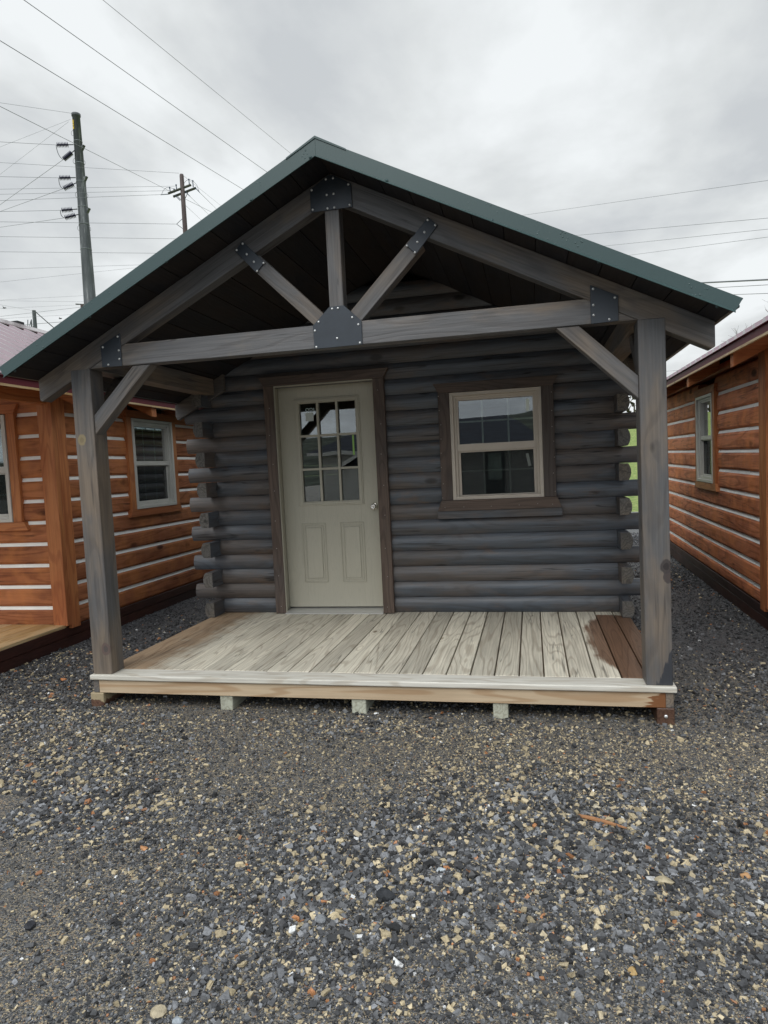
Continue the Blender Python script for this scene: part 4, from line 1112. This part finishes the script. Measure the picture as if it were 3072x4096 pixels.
# loose stones of the lot, scattered as real little rocks
def scatter(name, zones, seed, mat='stone'):
    R = np.random.default_rng(seed)
    T = 40
    cube = np.array([(x, y, z) for z in (-1, 1) for y in (-1, 1) for x in (-1, 1)], float)
    tmpl = cube[None]*(1+R.uniform(-0.42, 0.25, (T, 8, 3)))
    q = np.array([(0, 2, 3, 1), (4, 5, 7, 6), (0, 1, 5, 4), (2, 6, 7, 3), (0, 4, 6, 2), (1, 3, 7, 5)])
    Ps, Ss, Cs = [], [], []
    for (x0, x1, y0, y1, dens, smin, smed, sig, tan, dark) in zones:
        n = int((x1-x0)*(y1-y0)*dens)
        x = R.uniform(x0, x1, n); y = R.uniform(y0, y1, n)
        # drifts of coarser stone
        fld = 0.5+0.25*np.sin(x*2.3+1.3*np.sin(y*1.7))+0.25*np.sin(y*3.1+1.1*np.sin(x*2.9+2))
        keep = R.uniform(0, 1, n) < 0.42+0.65*fld
        # compacted near-left corner, fine tan band in front of the porch on the right, coarse drift across the middle
        comp = np.clip((0.75-x-(y+2.3)*1.2)/0.9, 0, 1)*(y < -1.55)
        keep &= R.uniform(0, 1, n) > 0.45*comp
        x, y, fld, comp = x[keep], y[keep], fld[keep], comp[keep]; n = len(x)
        band = np.clip(1-np.abs(y+0.55-0.08*x)/0.5, 0, 1)*np.clip((x+0.2)/0.8, 0, 1)
        mid = np.clip(1-np.abs(y+1.35+0.15*np.sin(3*x))/0.35, 0, 1)
        sz = np.maximum(smin, np.exp(R.normal(math.log(smed), sig, n)))*(0.72+0.56*fld)
        sz = np.minimum(sz*(1-0.38*band)*(1+0.22*mid)*(1-0.25*comp), 0.028)
        c_ = R.uniform(0, 1, n)
        col = np.zeros((n, 3))
        g = R.uniform(0.020, 0.088, n)*dark; col[:] = np.stack([g, g*1.01, g*1.03], 1)
        mk = (c_ > 0.50) & (c_ <= 0.74); g = R.uniform(0.09, 0.23, n)*dark
        col[mk] = np.stack([g*0.98, g, g*1.03], 1)[mk]
        tt = 0.975-tan*(0.75+0.9*band)
        mk = (c_ > tt) & (c_ <= 0.975); g = R.uniform(0.7, 1.25, n)
        col[mk] = np.stack([0.46*g, 0.38*g, 0.24*g], 1)[mk]
        mk = (c_ > 0.975) & (c_ <= 0.985); col[mk] = np.stack([0.36*g, 0.165*g, 0.07*g], 1)[mk]
        mk = c_ > 0.994; col[mk] = np.stack([0.62*g, 0.62*g, 0.60*g], 1)[mk]
        Ps.append(np.stack([x, y, GZ+sz*R.uniform(0.05, 0.30, n)], 1)); Ss.append(sz); Cs.append(col)
    P = np.concatenate(Ps); s_ = np.concatenate(Ss); C_ = np.concatenate(Cs); n = len(P)
    V = tmpl[R.integers(0, T, n)]*0.5
    sc = np.stack([s_*R.uniform(0.7, 1.45, n), s_*R.uniform(0.55, 1.0, n), s_*R.uniform(0.3, 0.75, n)], 1)
    V = V*sc[:, None, :]
    a = R.uniform(0, 2*math.pi, n); ca, sa = np.cos(a), np.sin(a)
    tx = R.normal(0, 0.35, n); ty = R.normal(0, 0.35, n)
    x, y, z = V[..., 0], V[..., 1], V[..., 2]
    y, z = y*np.cos(tx)[:, None]-z*np.sin(tx)[:, None], y*np.sin(tx)[:, None]+z*np.cos(tx)[:, None]
    x, z = x*np.cos(ty)[:, None]+z*np.sin(ty)[:, None], -x*np.sin(ty)[:, None]+z*np.cos(ty)[:, None]
    x, y = x*ca[:, None]-y*sa[:, None], x*sa[:, None]+y*ca[:, None]
    V = np.stack([x, y, z], 2)+P[:, None, :]
    me = bpy.data.meshes.new(name)
    me.vertices.add(n*8); me.vertices.foreach_set('co', V.reshape(-1).astype(np.float32))
    fi = (q[None]+(np.arange(n)*8)[:, None, None]).reshape(-1)
    me.loops.add(n*24); me.loops.foreach_set('vertex_index', fi.astype(np.int32))
    me.polygons.add(n*6); me.polygons.foreach_set('loop_start', (np.arange(n*6)*4).astype(np.int32))
    me.polygons.foreach_set('loop_total', np.full(n*6, 4, np.int32))
    at = me.color_attributes.new('stone_colour', 'FLOAT_COLOR', 'POINT')
    cc = np.ones((n, 8, 4), np.float32); cc[..., :3] = C_[:, None, :]
    at.data.foreach_set('color', cc.reshape(-1))
    me.materials.append(M[mat]); me.update(calc_edges=True); me.validate()
    me.polygons.foreach_set('use_smooth', np.zeros(len(me.polygons), dtype=bool))
    o = bpy.data.objects.new(name, me); COL.objects.link(o)
    return o
gv = scatter('gravel', [(-1.3, 2.3, -2.75, -1.2, 16500, 0.0035, 0.0068, 0.50, 0.20, 1.12),
                        (-1.1, 2.1, -2.75, -1.2, 14000, 0.0022, 0.0036, 0.25, 0.16, 1.3),
                        (-2.7, 3.1, -1.2, -0.1, 10000, 0.004, 0.0082, 0.45, 0.27, 1.02),
                        (-4.2, -1.7, -0.1, 1.4, 4000, 0.006, 0.010, 0.35, 0.10, 0.8),
                        (-1.8, 1.8, -0.1, 0.5, 3500, 0.005, 0.009, 0.4, 0.18, 0.8),
                        (1.75, 4.6, -0.1, 1.4, 4200, 0.006, 0.010, 0.35, 0.10, 0.8),
                        (-3.2, -1.7, 1.4, 6.0, 1800, 0.009, 0.013, 0.3, 0.03, 0.75),
                        (1.75, 3.2, 1.4, 10.0, 1800, 0.009, 0.013, 0.3, 0.03, 0.75)], 5)
tagp(gv, 'crushed grey and tan stone spread over the lot', 'gravel', None, 'stuff')
def rock(label, x, y, sx_, sy_, sz_, col, seed, name='stone'):
    R = random.Random(seed)
    import bmesh
    bm = bmesh.new(); bmesh.ops.create_icosphere(bm, subdivisions=2, radius=0.5)
    n_ = [Vector((R.uniform(-1, 1), R.uniform(-1, 1), R.uniform(-1, 1))).normalized() for _ in range(9)]
    dd = [R.uniform(0.26, 0.42) for _ in range(9)]
    for v in bm.verts:
        for a, d_ in zip(n_, dd):
            k = v.co.dot(a)-d_
            if k > 0: v.co -= a*k
        v.co = Vector((v.co.x*sx_, v.co.y*sy_, v.co.z*sz_))
    me = bpy.data.meshes.new(name); bm.to_mesh(me); bm.free(); me.polygons.foreach_set('use_smooth', [False]*len(me.polygons))
    m_ = plain('rock_%d' % seed, col, 0.6, 0, 0.4, 0.25, 30, 0.5)
    me.materials.append(m_)
    o = bpy.data.objects.new(name, me); COL.objects.link(o); o.location = (x, y, GZ+sz_*0.22); o.rotation_euler = (0, 0, R.uniform(0, 3))
    tagp(o, label, 'stone', 'larger stones lying on the gravel')
for a in (('rounded orange brown stone lying between the left cabin skirt and the grey left post', -2.426, 0.47, 0.085, 0.05, 0.04, (0.40, 0.16, 0.055), 1),
          ('flat orange chip, like broken brick, in the left middle of the foreground gravel', -0.498, -1.544, 0.05, 0.03, 0.018, (0.50, 0.25, 0.11), 2),
          ('dark almost black lump of shale near the centre of the foreground gravel', 0.545, -1.715, 0.085, 0.055, 0.05, (0.018, 0.020, 0.023), 3),
          ('angular light grey stone just below and left of the black lump', 0.352, -1.86, 0.055, 0.035, 0.03, (0.20, 0.21, 0.22), 4),
          ('pale grey white stone in the gravel right of centre', 0.713, -1.531, 0.042, 0.032, 0.022, (0.42, 0.46, 0.48), 5),
          ('long flat slate grey stone at the far left edge of the gravel', -0.868, -1.842, 0.062, 0.03, 0.022, (0.10, 0.105, 0.11), 6),
          ('cluster forming black slate flake near the lower left edge', -0.616, -2.039, 0.06, 0.04, 0.03, (0.025, 0.027, 0.032), 7),
          ('rough cream coloured lump at the right of the gravel', 1.496, -1.497, 0.085, 0.05, 0.035, (0.40, 0.34, 0.22), 8),
          ('orange stone beside a brown one near the right edge of the gravel', 1.77, -1.42, 0.04, 0.03, 0.025, (0.48, 0.27, 0.12), 9),
          ('ochre yellow stone low in the right part of the gravel', 1.325, -1.94, 0.038, 0.032, 0.02, (0.46, 0.31, 0.13), 10),
          ('pale tan pebble cluster stone at the bottom left corner of the picture', 0.02, -2.30, 0.05, 0.045, 0.03, (0.40, 0.34, 0.23), 11),
          ('bluish white stone at the bottom left, next to the tan pebbles', 0.09, -2.32, 0.042, 0.035, 0.028, (0.36, 0.40, 0.43), 12),
          ('wide pale tan flat stone right of the dark splintered wood', 1.30, -0.98, 0.075, 0.03, 0.02, (0.42, 0.37, 0.27), 13)):
    rock(*a)
sp1 = MB(); sp1.add([(1.225, -1.085, GZ+0.012), (1.24, -1.10, GZ+0.012), (1.425, -1.175, GZ+0.008), (1.24, -1.085, GZ+0.022), (1.30, -1.12, GZ+0.02)],
                   [(0, 1, 2), (0, 2, 3), (1, 3, 4), (1, 4, 2), (3, 2, 4), (0, 3, 1)])
sp1 = MB().prism_z([(1.230, -1.084), (1.242, -1.100), (1.32, -1.132), (1.410, -1.166), (1.33, -1.116), (1.27, -1.092)], GZ+0.009, GZ+0.016)
o = sp1.build('wood_splinter', plain('orange_splinter', (0.38, 0.19, 0.09), 0.7, 0, 0.3, 0.2, 40)); tagp(o, 'long orange wood splinter lying on the right foreground gravel', 'wood splinter')

# ================================================================ utility poles and lines
def wire(label, a, b_, r_, sag=0.0, group='overhead utility lines'):
    a, b_ = Vector(a), Vector(b_)
    n = 18 if sag else 8
    pts = [a.lerp(b_, i/n)-Vector((0, 0, sag*4*(i/n)*(1-i/n))) for i in range(n+1)]
    o = MB().path(pts, r_, 5).build('power_line', 'wire')
    tagp(o, label, 'wire', group)
    return o
WIRES = [
 ('lowest of the three long wires crossing the upper left sky down to the roof', [-7.48, -4.45, 7.31], [-8.91, 40.93, 14.71], 0.011),
 ('middle one of the three long wires crossing the upper left sky to the roof', [-7.61, -4.23, 8.33], [-7.15, 41.35, 14.83], 0.011),
 ('highest and thinnest of the three long wires in the upper left sky', [-7.06, -3.39, 8.98], [-8.75, 48.63, 19.15], 0.009),
 ('thin top wire running left from the tip of the steel pole', [-30.24, 30.0, 23.61], [-25.42, 33.7, 23.71], 0.014),
 ('faint upper guy wire sloping down left from the steel pole top', [-36.62, 37.17, 23.91], [-25.49, 33.65, 23.34], 0.010),
 ('faint steeper guy wire sloping down left from the steel pole top', [-40.87, 41.95, 23.68], [-25.58, 33.59, 23.19], 0.010),
 ('conductor running left from the top level insulator', [-29.96, 30.17, 21.22], [-26.20, 33.14, 21.71], 0.018),
 ('conductor sloping down left from the top slanted insulator', [-44.99, 46.82, 23.95], [-25.94, 33.33, 20.91], 0.020),
 ('conductor running left from the middle level insulator', [-30.15, 30.02, 19.18], [-26.20, 33.14, 19.78], 0.018),
 ('conductor sloping down left from the middle slanted insulator', [-44.97, 46.82, 24.18], [-26.04, 33.26, 19.17], 0.020),
 ('conductor running left from the bottom level insulator', [-30.31, 29.88, 17.11], [-26.21, 33.13, 17.86], 0.018),
 ('conductor sloping gently left from the bottom slanted insulator', [-45.04, 46.76, 23.32], [-26.09, 33.22, 17.43], 0.020),
 ('dark wire passing in front of the steel pole down to the wooden pole crossarm', [-8.3, -1.61, 7.14], [-16.07, 27.75, 15.62], 0.013),
 ('thin wire running left from the very top of the wooden pole', [-26.11, 20.94, 15.85], [-15.6, 28.0, 16.51], 0.011),
 ('uppermost of three wires running left from the wooden pole crossarms', [-26.13, 20.89, 14.31], [-15.75, 27.92, 15.87], 0.011),
 ('middle one of three wires running left from the wooden pole crossarms', [-25.98, 20.97, 14.09], [-16.04, 27.77, 15.63], 0.011),
 ('lowest of three wires running left from the wooden pole crossarms', [-25.97, 20.96, 13.74], [-16.08, 27.75, 15.45], 0.013),
 ('wire running left from the forked bracket on the wooden pole', [-26.21, 20.81, 13.07], [-15.85, 27.87, 14.01], 0.014),
 ('level wire crossing behind the steel pole, first below the forked bracket', [-35.33, 29.0, 16.15], [-8.66, 47.26, 18.36], 0.017),
 ('level wire crossing behind the steel pole, second below the forked bracket', [-34.72, 29.32, 15.29], [-11.5, 45.71, 17.22], 0.017),
 ('wire rising slightly to the right behind the lower steel pole', [-37.2, 32.35, 15.17], [-14.96, 48.46, 18.06], 0.014),
 ('faint wire rising right toward the roof below the level wires', [-40.05, 35.17, 14.91], [-16.85, 52.1, 20.14], 0.012),
 ('faint upper distant wire low over the left cabin roof', [-48.13, 46.36, 17.47], [-28.19, 61.99, 20.58], 0.013),
 ('faint flat distant wire low over the left cabin roof', [-48.12, 46.37, 17.73], [-28.28, 61.92, 18.96], 0.013),
 ('wire leaving the wooden pole top toward the grey cabin roof', [-15.46, 28.08, 16.44], [-30.43, 69.71, 30.31], 0.011),
 ('wire leaving the right crossarm insulator toward the roof', [-14.76, 28.43, 15.62], [-31.82, 69.04, 30.56], 0.017),
 ('wire leaving the middle crossarm insulator toward the roof', [-15.2, 28.21, 15.41], [-32.54, 68.71, 29.83], 0.014),
 ('flatter wire leaving the wooden pole below its crossarms', [-15.46, 28.08, 15.29], [-23.22, 51.01, 22.93], 0.016),
 ('lowest wire leaving the wooden pole toward the roof', [-15.45, 28.08, 14.99], [-33.4, 68.3, 29.33], 0.012),
 ('distant dark wire rising right over the left cabin ridge', [-54.46, 54.06, 18.02], [-45.45, 61.18, 20.11], 0.024),
 ('distant wire crossing behind the short far pole', [-57.53, 57.97, 19.15], [-43.66, 69.07, 21.24], 0.018),
 ('distant wire sloping down to the top of the short far pole', [-28.13, 27.07, 11.42], [-58.56, 70.05, 22.92], 0.014),
 ('faint distant wire above the short far pole', [-54.35, 54.15, 19.1], [-45.54, 61.11, 20.36], 0.014),
 ('lowest distant wire just above the left cabin ridge', [-63.23, 66.32, 20.47], [-52.46, 74.84, 22.31], 0.028),
 ('highest of the wires in the right sky', [-4.4, 48.27, 19.32], [13.38, 11.77, 6.92], 0.010),
 ('second highest wire in the right sky', [-0.21, 46.54, 17.11], [12.77, 14.89, 6.84], 0.012),
 ('third highest wire in the right sky', [2.82, 46.24, 15.98], [11.75, 14.99, 6.71], 0.011),
 ('fourth highest wire in the right sky', [4.92, 45.96, 14.98], [11.05, 15.08, 6.68], 0.011),
 ('thick black cable leaving the right end of the green roof', [6.37, 42.37, 12.19], [11.97, 15.89, 5.48], 0.034),
 ('thinner cable just under the thick black cable at right', [8.85, 41.73, 11.53], [10.73, 16.21, 5.52], 0.018),
 ('lowest cable at right, level with the green trim corner', [10.93, 41.16, 10.89], [9.68, 16.49, 5.36], 0.018),
 ('short faint wire seen between the right post and the red roof', [10.73, 65.55, 9.21], [22.04, 63.3, 9.09], 0.02),
]
for lab, a, b_, r_ in WIRES: wire(lab, a, b_, r_*(0.62 if r_ < 0.025 else 0.95))

# big steel transmission pole
sp = thing('transmission_pole', 'tall tapered grey green steel pole with three pairs of dark insulators', 'utility pole', (-25.22, 33.84, GZ))
MB().lathe((-25.22, 33.84, GZ-0.5), (0, 0, 1), [(0, 0.56), (11.8, 0.385), (11.82, 0.40), (12.4, 0.395), (12.42, 0.37), (14.7, 0.345), (19.0, 0.29), (24.25, 0.225), (24.27, 0.265), (24.42, 0.265)], 12).build('pole', 'steelpole', sp)
bd = MB()
for z in (22.05, 20.75, 19.65, 18.15, 17.1, 15.6, 11.9):
    rr = 0.235+(24-z)*0.0125
    bd.lathe((-25.22, 33.84, z), (0, 0, 1), [(0, rr), (0.035, rr)], 12)
bd.build('collar', plain('zinc_collar', (0.16, 0.18, 0.18), 0.5, 0.3), sp)
def insulator(a, b_, n=8):
    a, b_ = Vector(a), Vector(b_); d = (b_-a); ln = d.length
    pr = [(0, 0.03)]
    for i in range(n):
        t0 = ln*(0.01+0.98*i/n); w_ = ln*0.98/n
        pr += [(t0, 0.045), (t0+w_*0.35, 0.155), (t0+w_*0.55, 0.155), (t0+w_*0.8, 0.045)]
    pr += [(ln, 0.03)]
    MB().lathe(a, d, pr, 10).build('insulator', 'insul', sp)
    MB().tube(b_, b_+d.normalized()*0.28, 0.03, 0.03, 6).build('shackle', 'steelpole', sp)
for a, b_ in (((-26.20, 33.14, 21.71), (-25.66, 33.53, 21.82)), ((-25.94, 33.33, 20.91), (-25.54, 33.62, 21.38)), ((-26.20, 33.14, 19.78), (-25.68, 33.52, 19.87)),
              ((-26.04, 33.26, 19.17), (-25.57, 33.60, 19.51)), ((-26.21, 33.13, 17.86), (-25.70, 33.50, 17.98)), ((-26.09, 33.22, 17.43), (-25.58, 33.59, 17.66))):
    insulator(a, b_)
for a, b_, dr in (((-26.22, 33.12, 21.70), (-25.97, 33.30, 20.90), 0.12), ((-26.22, 33.13, 19.77), (-26.07, 33.24, 19.16), 0.10), ((-26.25, 33.10, 17.85), (-26.11, 33.20, 17.42), 0.06)):
    a, b_ = Vector(a), Vector(b_)
    pts = [a.lerp(b_, i/8)+Vector((-0.10, -0.0, -dr))*4*(i/8)*(1-i/8)*0.8 for i in range(9)]
    MB().path(pts, 0.022, 5).build('jumper_wire', 'wire', sp)
for z in (21.7, 19.85, 17.95):
    rr = 0.235+(24-z)*0.0125
    MB().prism_y([(-25.22+rr*0.8, z-0.22), (-25.22+rr*0.8, z+0.08), (-25.22+rr+0.16, z+0.10)], 33.75, 33.95).build('bracket', 'steelpole', sp)
for z, sd_ in ((22.6, -1), (20.95, -1), (20.75, 1), (18.95, -1), (18.8, 1), (16.95, -1), (16.8, 1)):
    rr = 0.235+(24-z)*0.0125
    c0 = Vector((-25.22+sd_*(rr+0.02)*0.8, 33.80-0.2*sd_*0-0.0, z))
    lp = [c0+Vector((sd_*(0.02+0.16*math.sin(t_)), -0.0, 0.17*math.cos(t_))) for t_ in [i*math.pi/6 for i in range(7)]]
    MB().path(lp, 0.012, 4).build('step_loop', 'wire', sp)
MB().box(-25.325, -25.245, 33.58, 33.60, 22.72, 23.26).build('marker_strip', 'yellow', sp)
# lettering ghost on marker: dark digits band
MB().box(-25.31, -25.26, 33.575, 33.579, 22.86, 22.92).box(-25.31, -25.26, 33.575, 33.579, 23.02, 23.05).build('marker_band', 'black', sp)

# wooden distribution pole with double crossarm
wp = thing('utility_pole', 'reddish brown wooden pole with two tilted looking crossarms right of the steel pole', 'utility pole', (-15.50, 28.06, GZ))
MB().lathe((-15.50, 28.06, GZ-0.3), (0, 0, 1), [(0, 0.19), (16.9, 0.105), (16.98, 0.09)], 10).build('pole', 'woodpole', wp)
for a, b_ in (((-16.10, 27.69, 15.47), (-15.10, 28.22, 15.96)), ((-15.95, 27.90, 15.37), (-14.93, 28.40, 15.86))):
    a, b_ = Vector(a), Vector(b_)
    # crossarms are level timbers seen at an angle; keep their run
    a2 = Vector((a.x-0.55, a.y-1.05, 15.72)); b2 = Vector((b_.x+0.25, b_.y+1.0, 15.66))
    MB().tube(a, b_, 0.062, 0.062, 4).build('crossarm', 'crossarm', wp)
for a, b_ in (((-16.04, 27.77, 15.77), (-16.02, 27.78, 15.53)), ((-15.76, 27.92, 15.92), (-15.75, 27.93, 15.68)), ((-15.20, 28.21, 16.23), (-15.19, 28.22, 15.96)),
              ((-15.03, 28.29, 16.17), (-15.03, 28.30, 15.88)), ((-15.86, 27.87, 15.71), (-15.85, 27.87, 15.55))):
    MB().tube(b_, a, 0.028, 0.020, 6).lathe(a, (0, 0, 1), [(-0.03, 0.035), (0.02, 0.04), (0.04, 0.02)], 8).build('pin_insulator', 'insulg', wp)
for a, b_ in (((-14.96, 28.33, 15.87), (-14.76, 28.43, 15.62)), ((-15.39, 28.12, 15.63), (-15.2, 28.21, 15.41)), ((-15.82, 27.89, 15.40), (-15.63, 27.99, 15.17)), ((-16.10, 27.74, 15.46), (-16.44, 27.55, 15.40))):
    MB().tube(a, b_, 0.022, 0.018, 6).build('dead_end_insulator', 'insulg', wp)
MB().path([(-16.40, 27.57, 15.40), (-16.32, 27.62, 15.62), (-16.18, 27.69, 15.76), (-16.04, 27.77, 15.79), (-15.86, 27.87, 15.72)], 0.010, 5).path(
    [(-15.45, 28.10, 15.98), (-15.33, 28.15, 16.16), (-15.20, 28.21, 16.24), (-15.03, 28.29, 16.18), (-14.86, 28.37, 15.98), (-14.78, 28.42, 15.64)], 0.010, 5).build('jumper_wire', 'wire', wp)
MB().path([(-15.60, 28.02, 14.29), (-15.85, 27.87, 14.01), (-15.60, 28.01, 13.80)], 0.016, 5).build('forked_bracket', 'wire', wp)
MB().tube((-15.78, 27.93, 15.44), (-15.52, 28.02, 15.12), 0.015).tube((-15.22, 28.2, 15.72), (-15.46, 28.08, 15.18), 0.015).build('arm_brace', 'crossarm', wp)

# distant poles
fp = thing('utility_pole', 'short dark far pole with a slanting strut standing over the left cabin ridge', 'utility pole', (-58.44, 70.14, GZ))
MB().tube((-58.44, 70.14, GZ), (-58.44, 70.14, 22.95), 0.34, 0.22, 8).build('pole', 'steelpole', fp)
MB().tube((-58.3, 70.2, 22.8), (-56.3, 71.8, 20.3), 0.055).build('strut', 'steelpole', fp)
fp2 = thing('utility_pole', 'far pole top with a small green crossarm peeking over the green trim', 'utility pole', (-45.33, 61.27, GZ))
MB().tube((-45.33, 61.27, GZ), (-45.33, 61.27, 20.38), 0.25, 0.17, 8).build('pole', 'woodpole', fp2)
MB().tube((-45.85, 60.9, 20.42), (-44.85, 61.6, 20.42), 0.06, 0.06, 4).build('crossarm', 'crossarm', fp2)
lt = thing('lattice_tower', 'tiny grey lattice tower far off above the left cabin ridge', 'tower', (-80.8, 97.08, GZ))
lb = MB()
for sx_ in (-1, 1):
    for sy_ in (-1, 1): lb.tube((-80.8+sx_*1.9, 97.08+sy_*1.9, GZ), (-80.8+sx_*0.35, 97.08+sy_*0.35, 29.3), 0.10, 0.09, 4)
lb.build('tower_legs', 'steelpole', lt)
lb = MB()
for i in range(14):
    z0, z1 = 29.3*i/14, 29.3*(i+1)/14
    w0, w1 = 1.9-1.55*i/14, 1.9-1.55*(i+1)/14
    for s_ in (-1, 1):
        lb.tube((-80.8-w0, 97.08+s_*w0, z0), (-80.8+w1, 97.08+s_*w1, z1), 0.05, 0.05, 4)
        lb.tube((-80.8+s_*w0, 97.08-w0, z0), (-80.8+s_*w1, 97.08+w1, z1), 0.05, 0.05, 4)
lb.build('bracing', 'steelpole', lt)
for lab, p_ in (('small dark bird flying far left above the left cabin roof', (-51.12, 56.72, 19.6)), ('small dark bird flying just left of the green roof edge', (-50.14, 63.94, 19.91))):
    d_ = Vector((0.74, 0.67, 0.1)).normalized()
    bb = MB().lathe(Vector(p_)-d_*0.16, d_, [(0, 0.01), (0.08, 0.05), (0.18, 0.065), (0.27, 0.045), (0.32, 0.035), (0.37, 0.005)], 8)
    p0 = Vector(p_)
    bb.add([p0+Vector((-0.05, 0, 0.02)), p0+Vector((0.06, 0, 0.02)), p0+Vector((0.02, -0.28, 0.16)), p0+Vector((-0.05, 0, 0.035)), p0+Vector((0.06, 0, 0.035)), p0+Vector((0.02, -0.28, 0.165))], [(0, 1, 2), (5, 4, 3), (0, 3, 4, 1), (1, 4, 5, 2), (2, 5, 3, 0)])
    bb.add([p0+Vector((-0.05, 0, 0.02)), p0+Vector((0.06, 0, 0.02)), p0+Vector((0.02, 0.28, 0.16)), p0+Vector((-0.05, 0, 0.035)), p0+Vector((0.06, 0, 0.035)), p0+Vector((0.02, 0.28, 0.165))], [(2, 1, 0), (3, 4, 5), (1, 4, 3, 0), (2, 5, 4, 1), (0, 3, 5, 2)])
    tagp(bb.build('bird', 'black'), lab, 'bird', 'birds flying over the left cabin')

# bare tree beyond the right cabin
tr_ = thing('bare_tree', 'leafless tree whose twigs show above the red roof at the right edge', 'tree', (11.55, 26.0, GZ))
R = random.Random(21)
tk = MB(); cw = MB()
def grow(p_, d, ln, rad, lev):
    n = 3; pts = [p_]
    for i in range(n):
        d = (d+Vector((R.uniform(-1, 1), R.uniform(-1, 1), R.uniform(-0.5, 0.8)))*0.16).normalized()
        pts.append(pts[-1]+d*ln/n)
    for i in range(n):
        (tk if lev == 0 else cw).tube(pts[i], pts[i+1], rad*(1-0.45*i/n), rad*(1-0.45*(i+1)/n), 6 if lev < 2 else 4, False)
    if lev >= 6 or rad < 0.004: return
    for k in range(3 if lev < 5 else 2):
        st = pts[R.choice([1, 2, 3, 3])] if lev else pts[-1]
        a = Vector((R.uniform(-1, 1), R.uniform(-1, 1), R.uniform(-0.25, 0.9))).normalized()
        grow(st, (d*0.75+a*0.85).normalized(), ln*R.uniform(0.62, 0.8), rad*0.55, lev+1)
grow(Vector((11.55, 26.0, GZ)), Vector((0, 0, 1)), 2.6, 0.17, 0)
tk.build('trunk', 'bark', tr_); cw.build('crown', 'bark', tr_)

# ================================================================ things behind the viewer, seen mirrored in the panes
sh = thing('storage_building', 'long pale grey building with charcoal hip roof facing the cabins', 'building', (-3.2, -21.5, GZ))
MB().box(-7.5, 1.4, -24.0, -19.0, GZ, 2.02).build('wall', 'siding', sh)
v = [(-7.9, -24.4, 2.03), (1.8, -24.4, 2.03), (1.8, -18.6, 2.03), (-7.9, -18.6, 2.03), (-5.6, -21.5, 3.3), (0.2, -21.5, 3.3)]
MB().add(v, [(0, 1, 5, 4), (1, 2, 5), (2, 3, 4, 5), (3, 0, 4), (3, 2, 1, 0)]).build('roof', 'shingle', sh)
MB().box(-7.9, 1.8, -18.59, -18.56, 1.90, 2.04).build('fascia', 'white', sh)
dd = MB().box(-0.64, 0.12, -18.995, -18.94, GZ, 1.85).build('door', 'darkpaint', sh)
q = MB().box(-0.50, -0.02, -18.94, -18.93, 0.67, 1.62).build('pane', 'palepane', None); q.parent = dd
wn = MB().box(-4.2, -3.3, -18.995, -18.95, 0.9, 1.6).build('window', 'darkpaint', sh)
s2 = thing('garden_shed', 'small pale shed with white trimmed gable roof facing the cabins', 'shed', (-3.9, -15.5, GZ))
MB().box(-5.2, -2.9, -17.0, -14.6, GZ, 1.35).build('wall', 'siding', s2)
MB().prism_y([(-5.45, 1.30), (-4.05, 2.15), (-2.65, 1.30), (-2.65, 1.36), (-4.05, 2.24), (-5.45, 1.36)], -17.2, -14.42).prism_y([(-5.2, 1.35), (-2.9, 1.35), (-4.05, 2.12)], -14.75, -14.6).build('roof', 'shingle', s2)
MB().prism_y([(-5.47, 1.24), (-4.05, 2.10), (-2.63, 1.24), (-2.63, 1.37), (-4.05, 2.25), (-5.47, 1.37)], -14.415, -14.38).build('rake_board', 'white', s2)
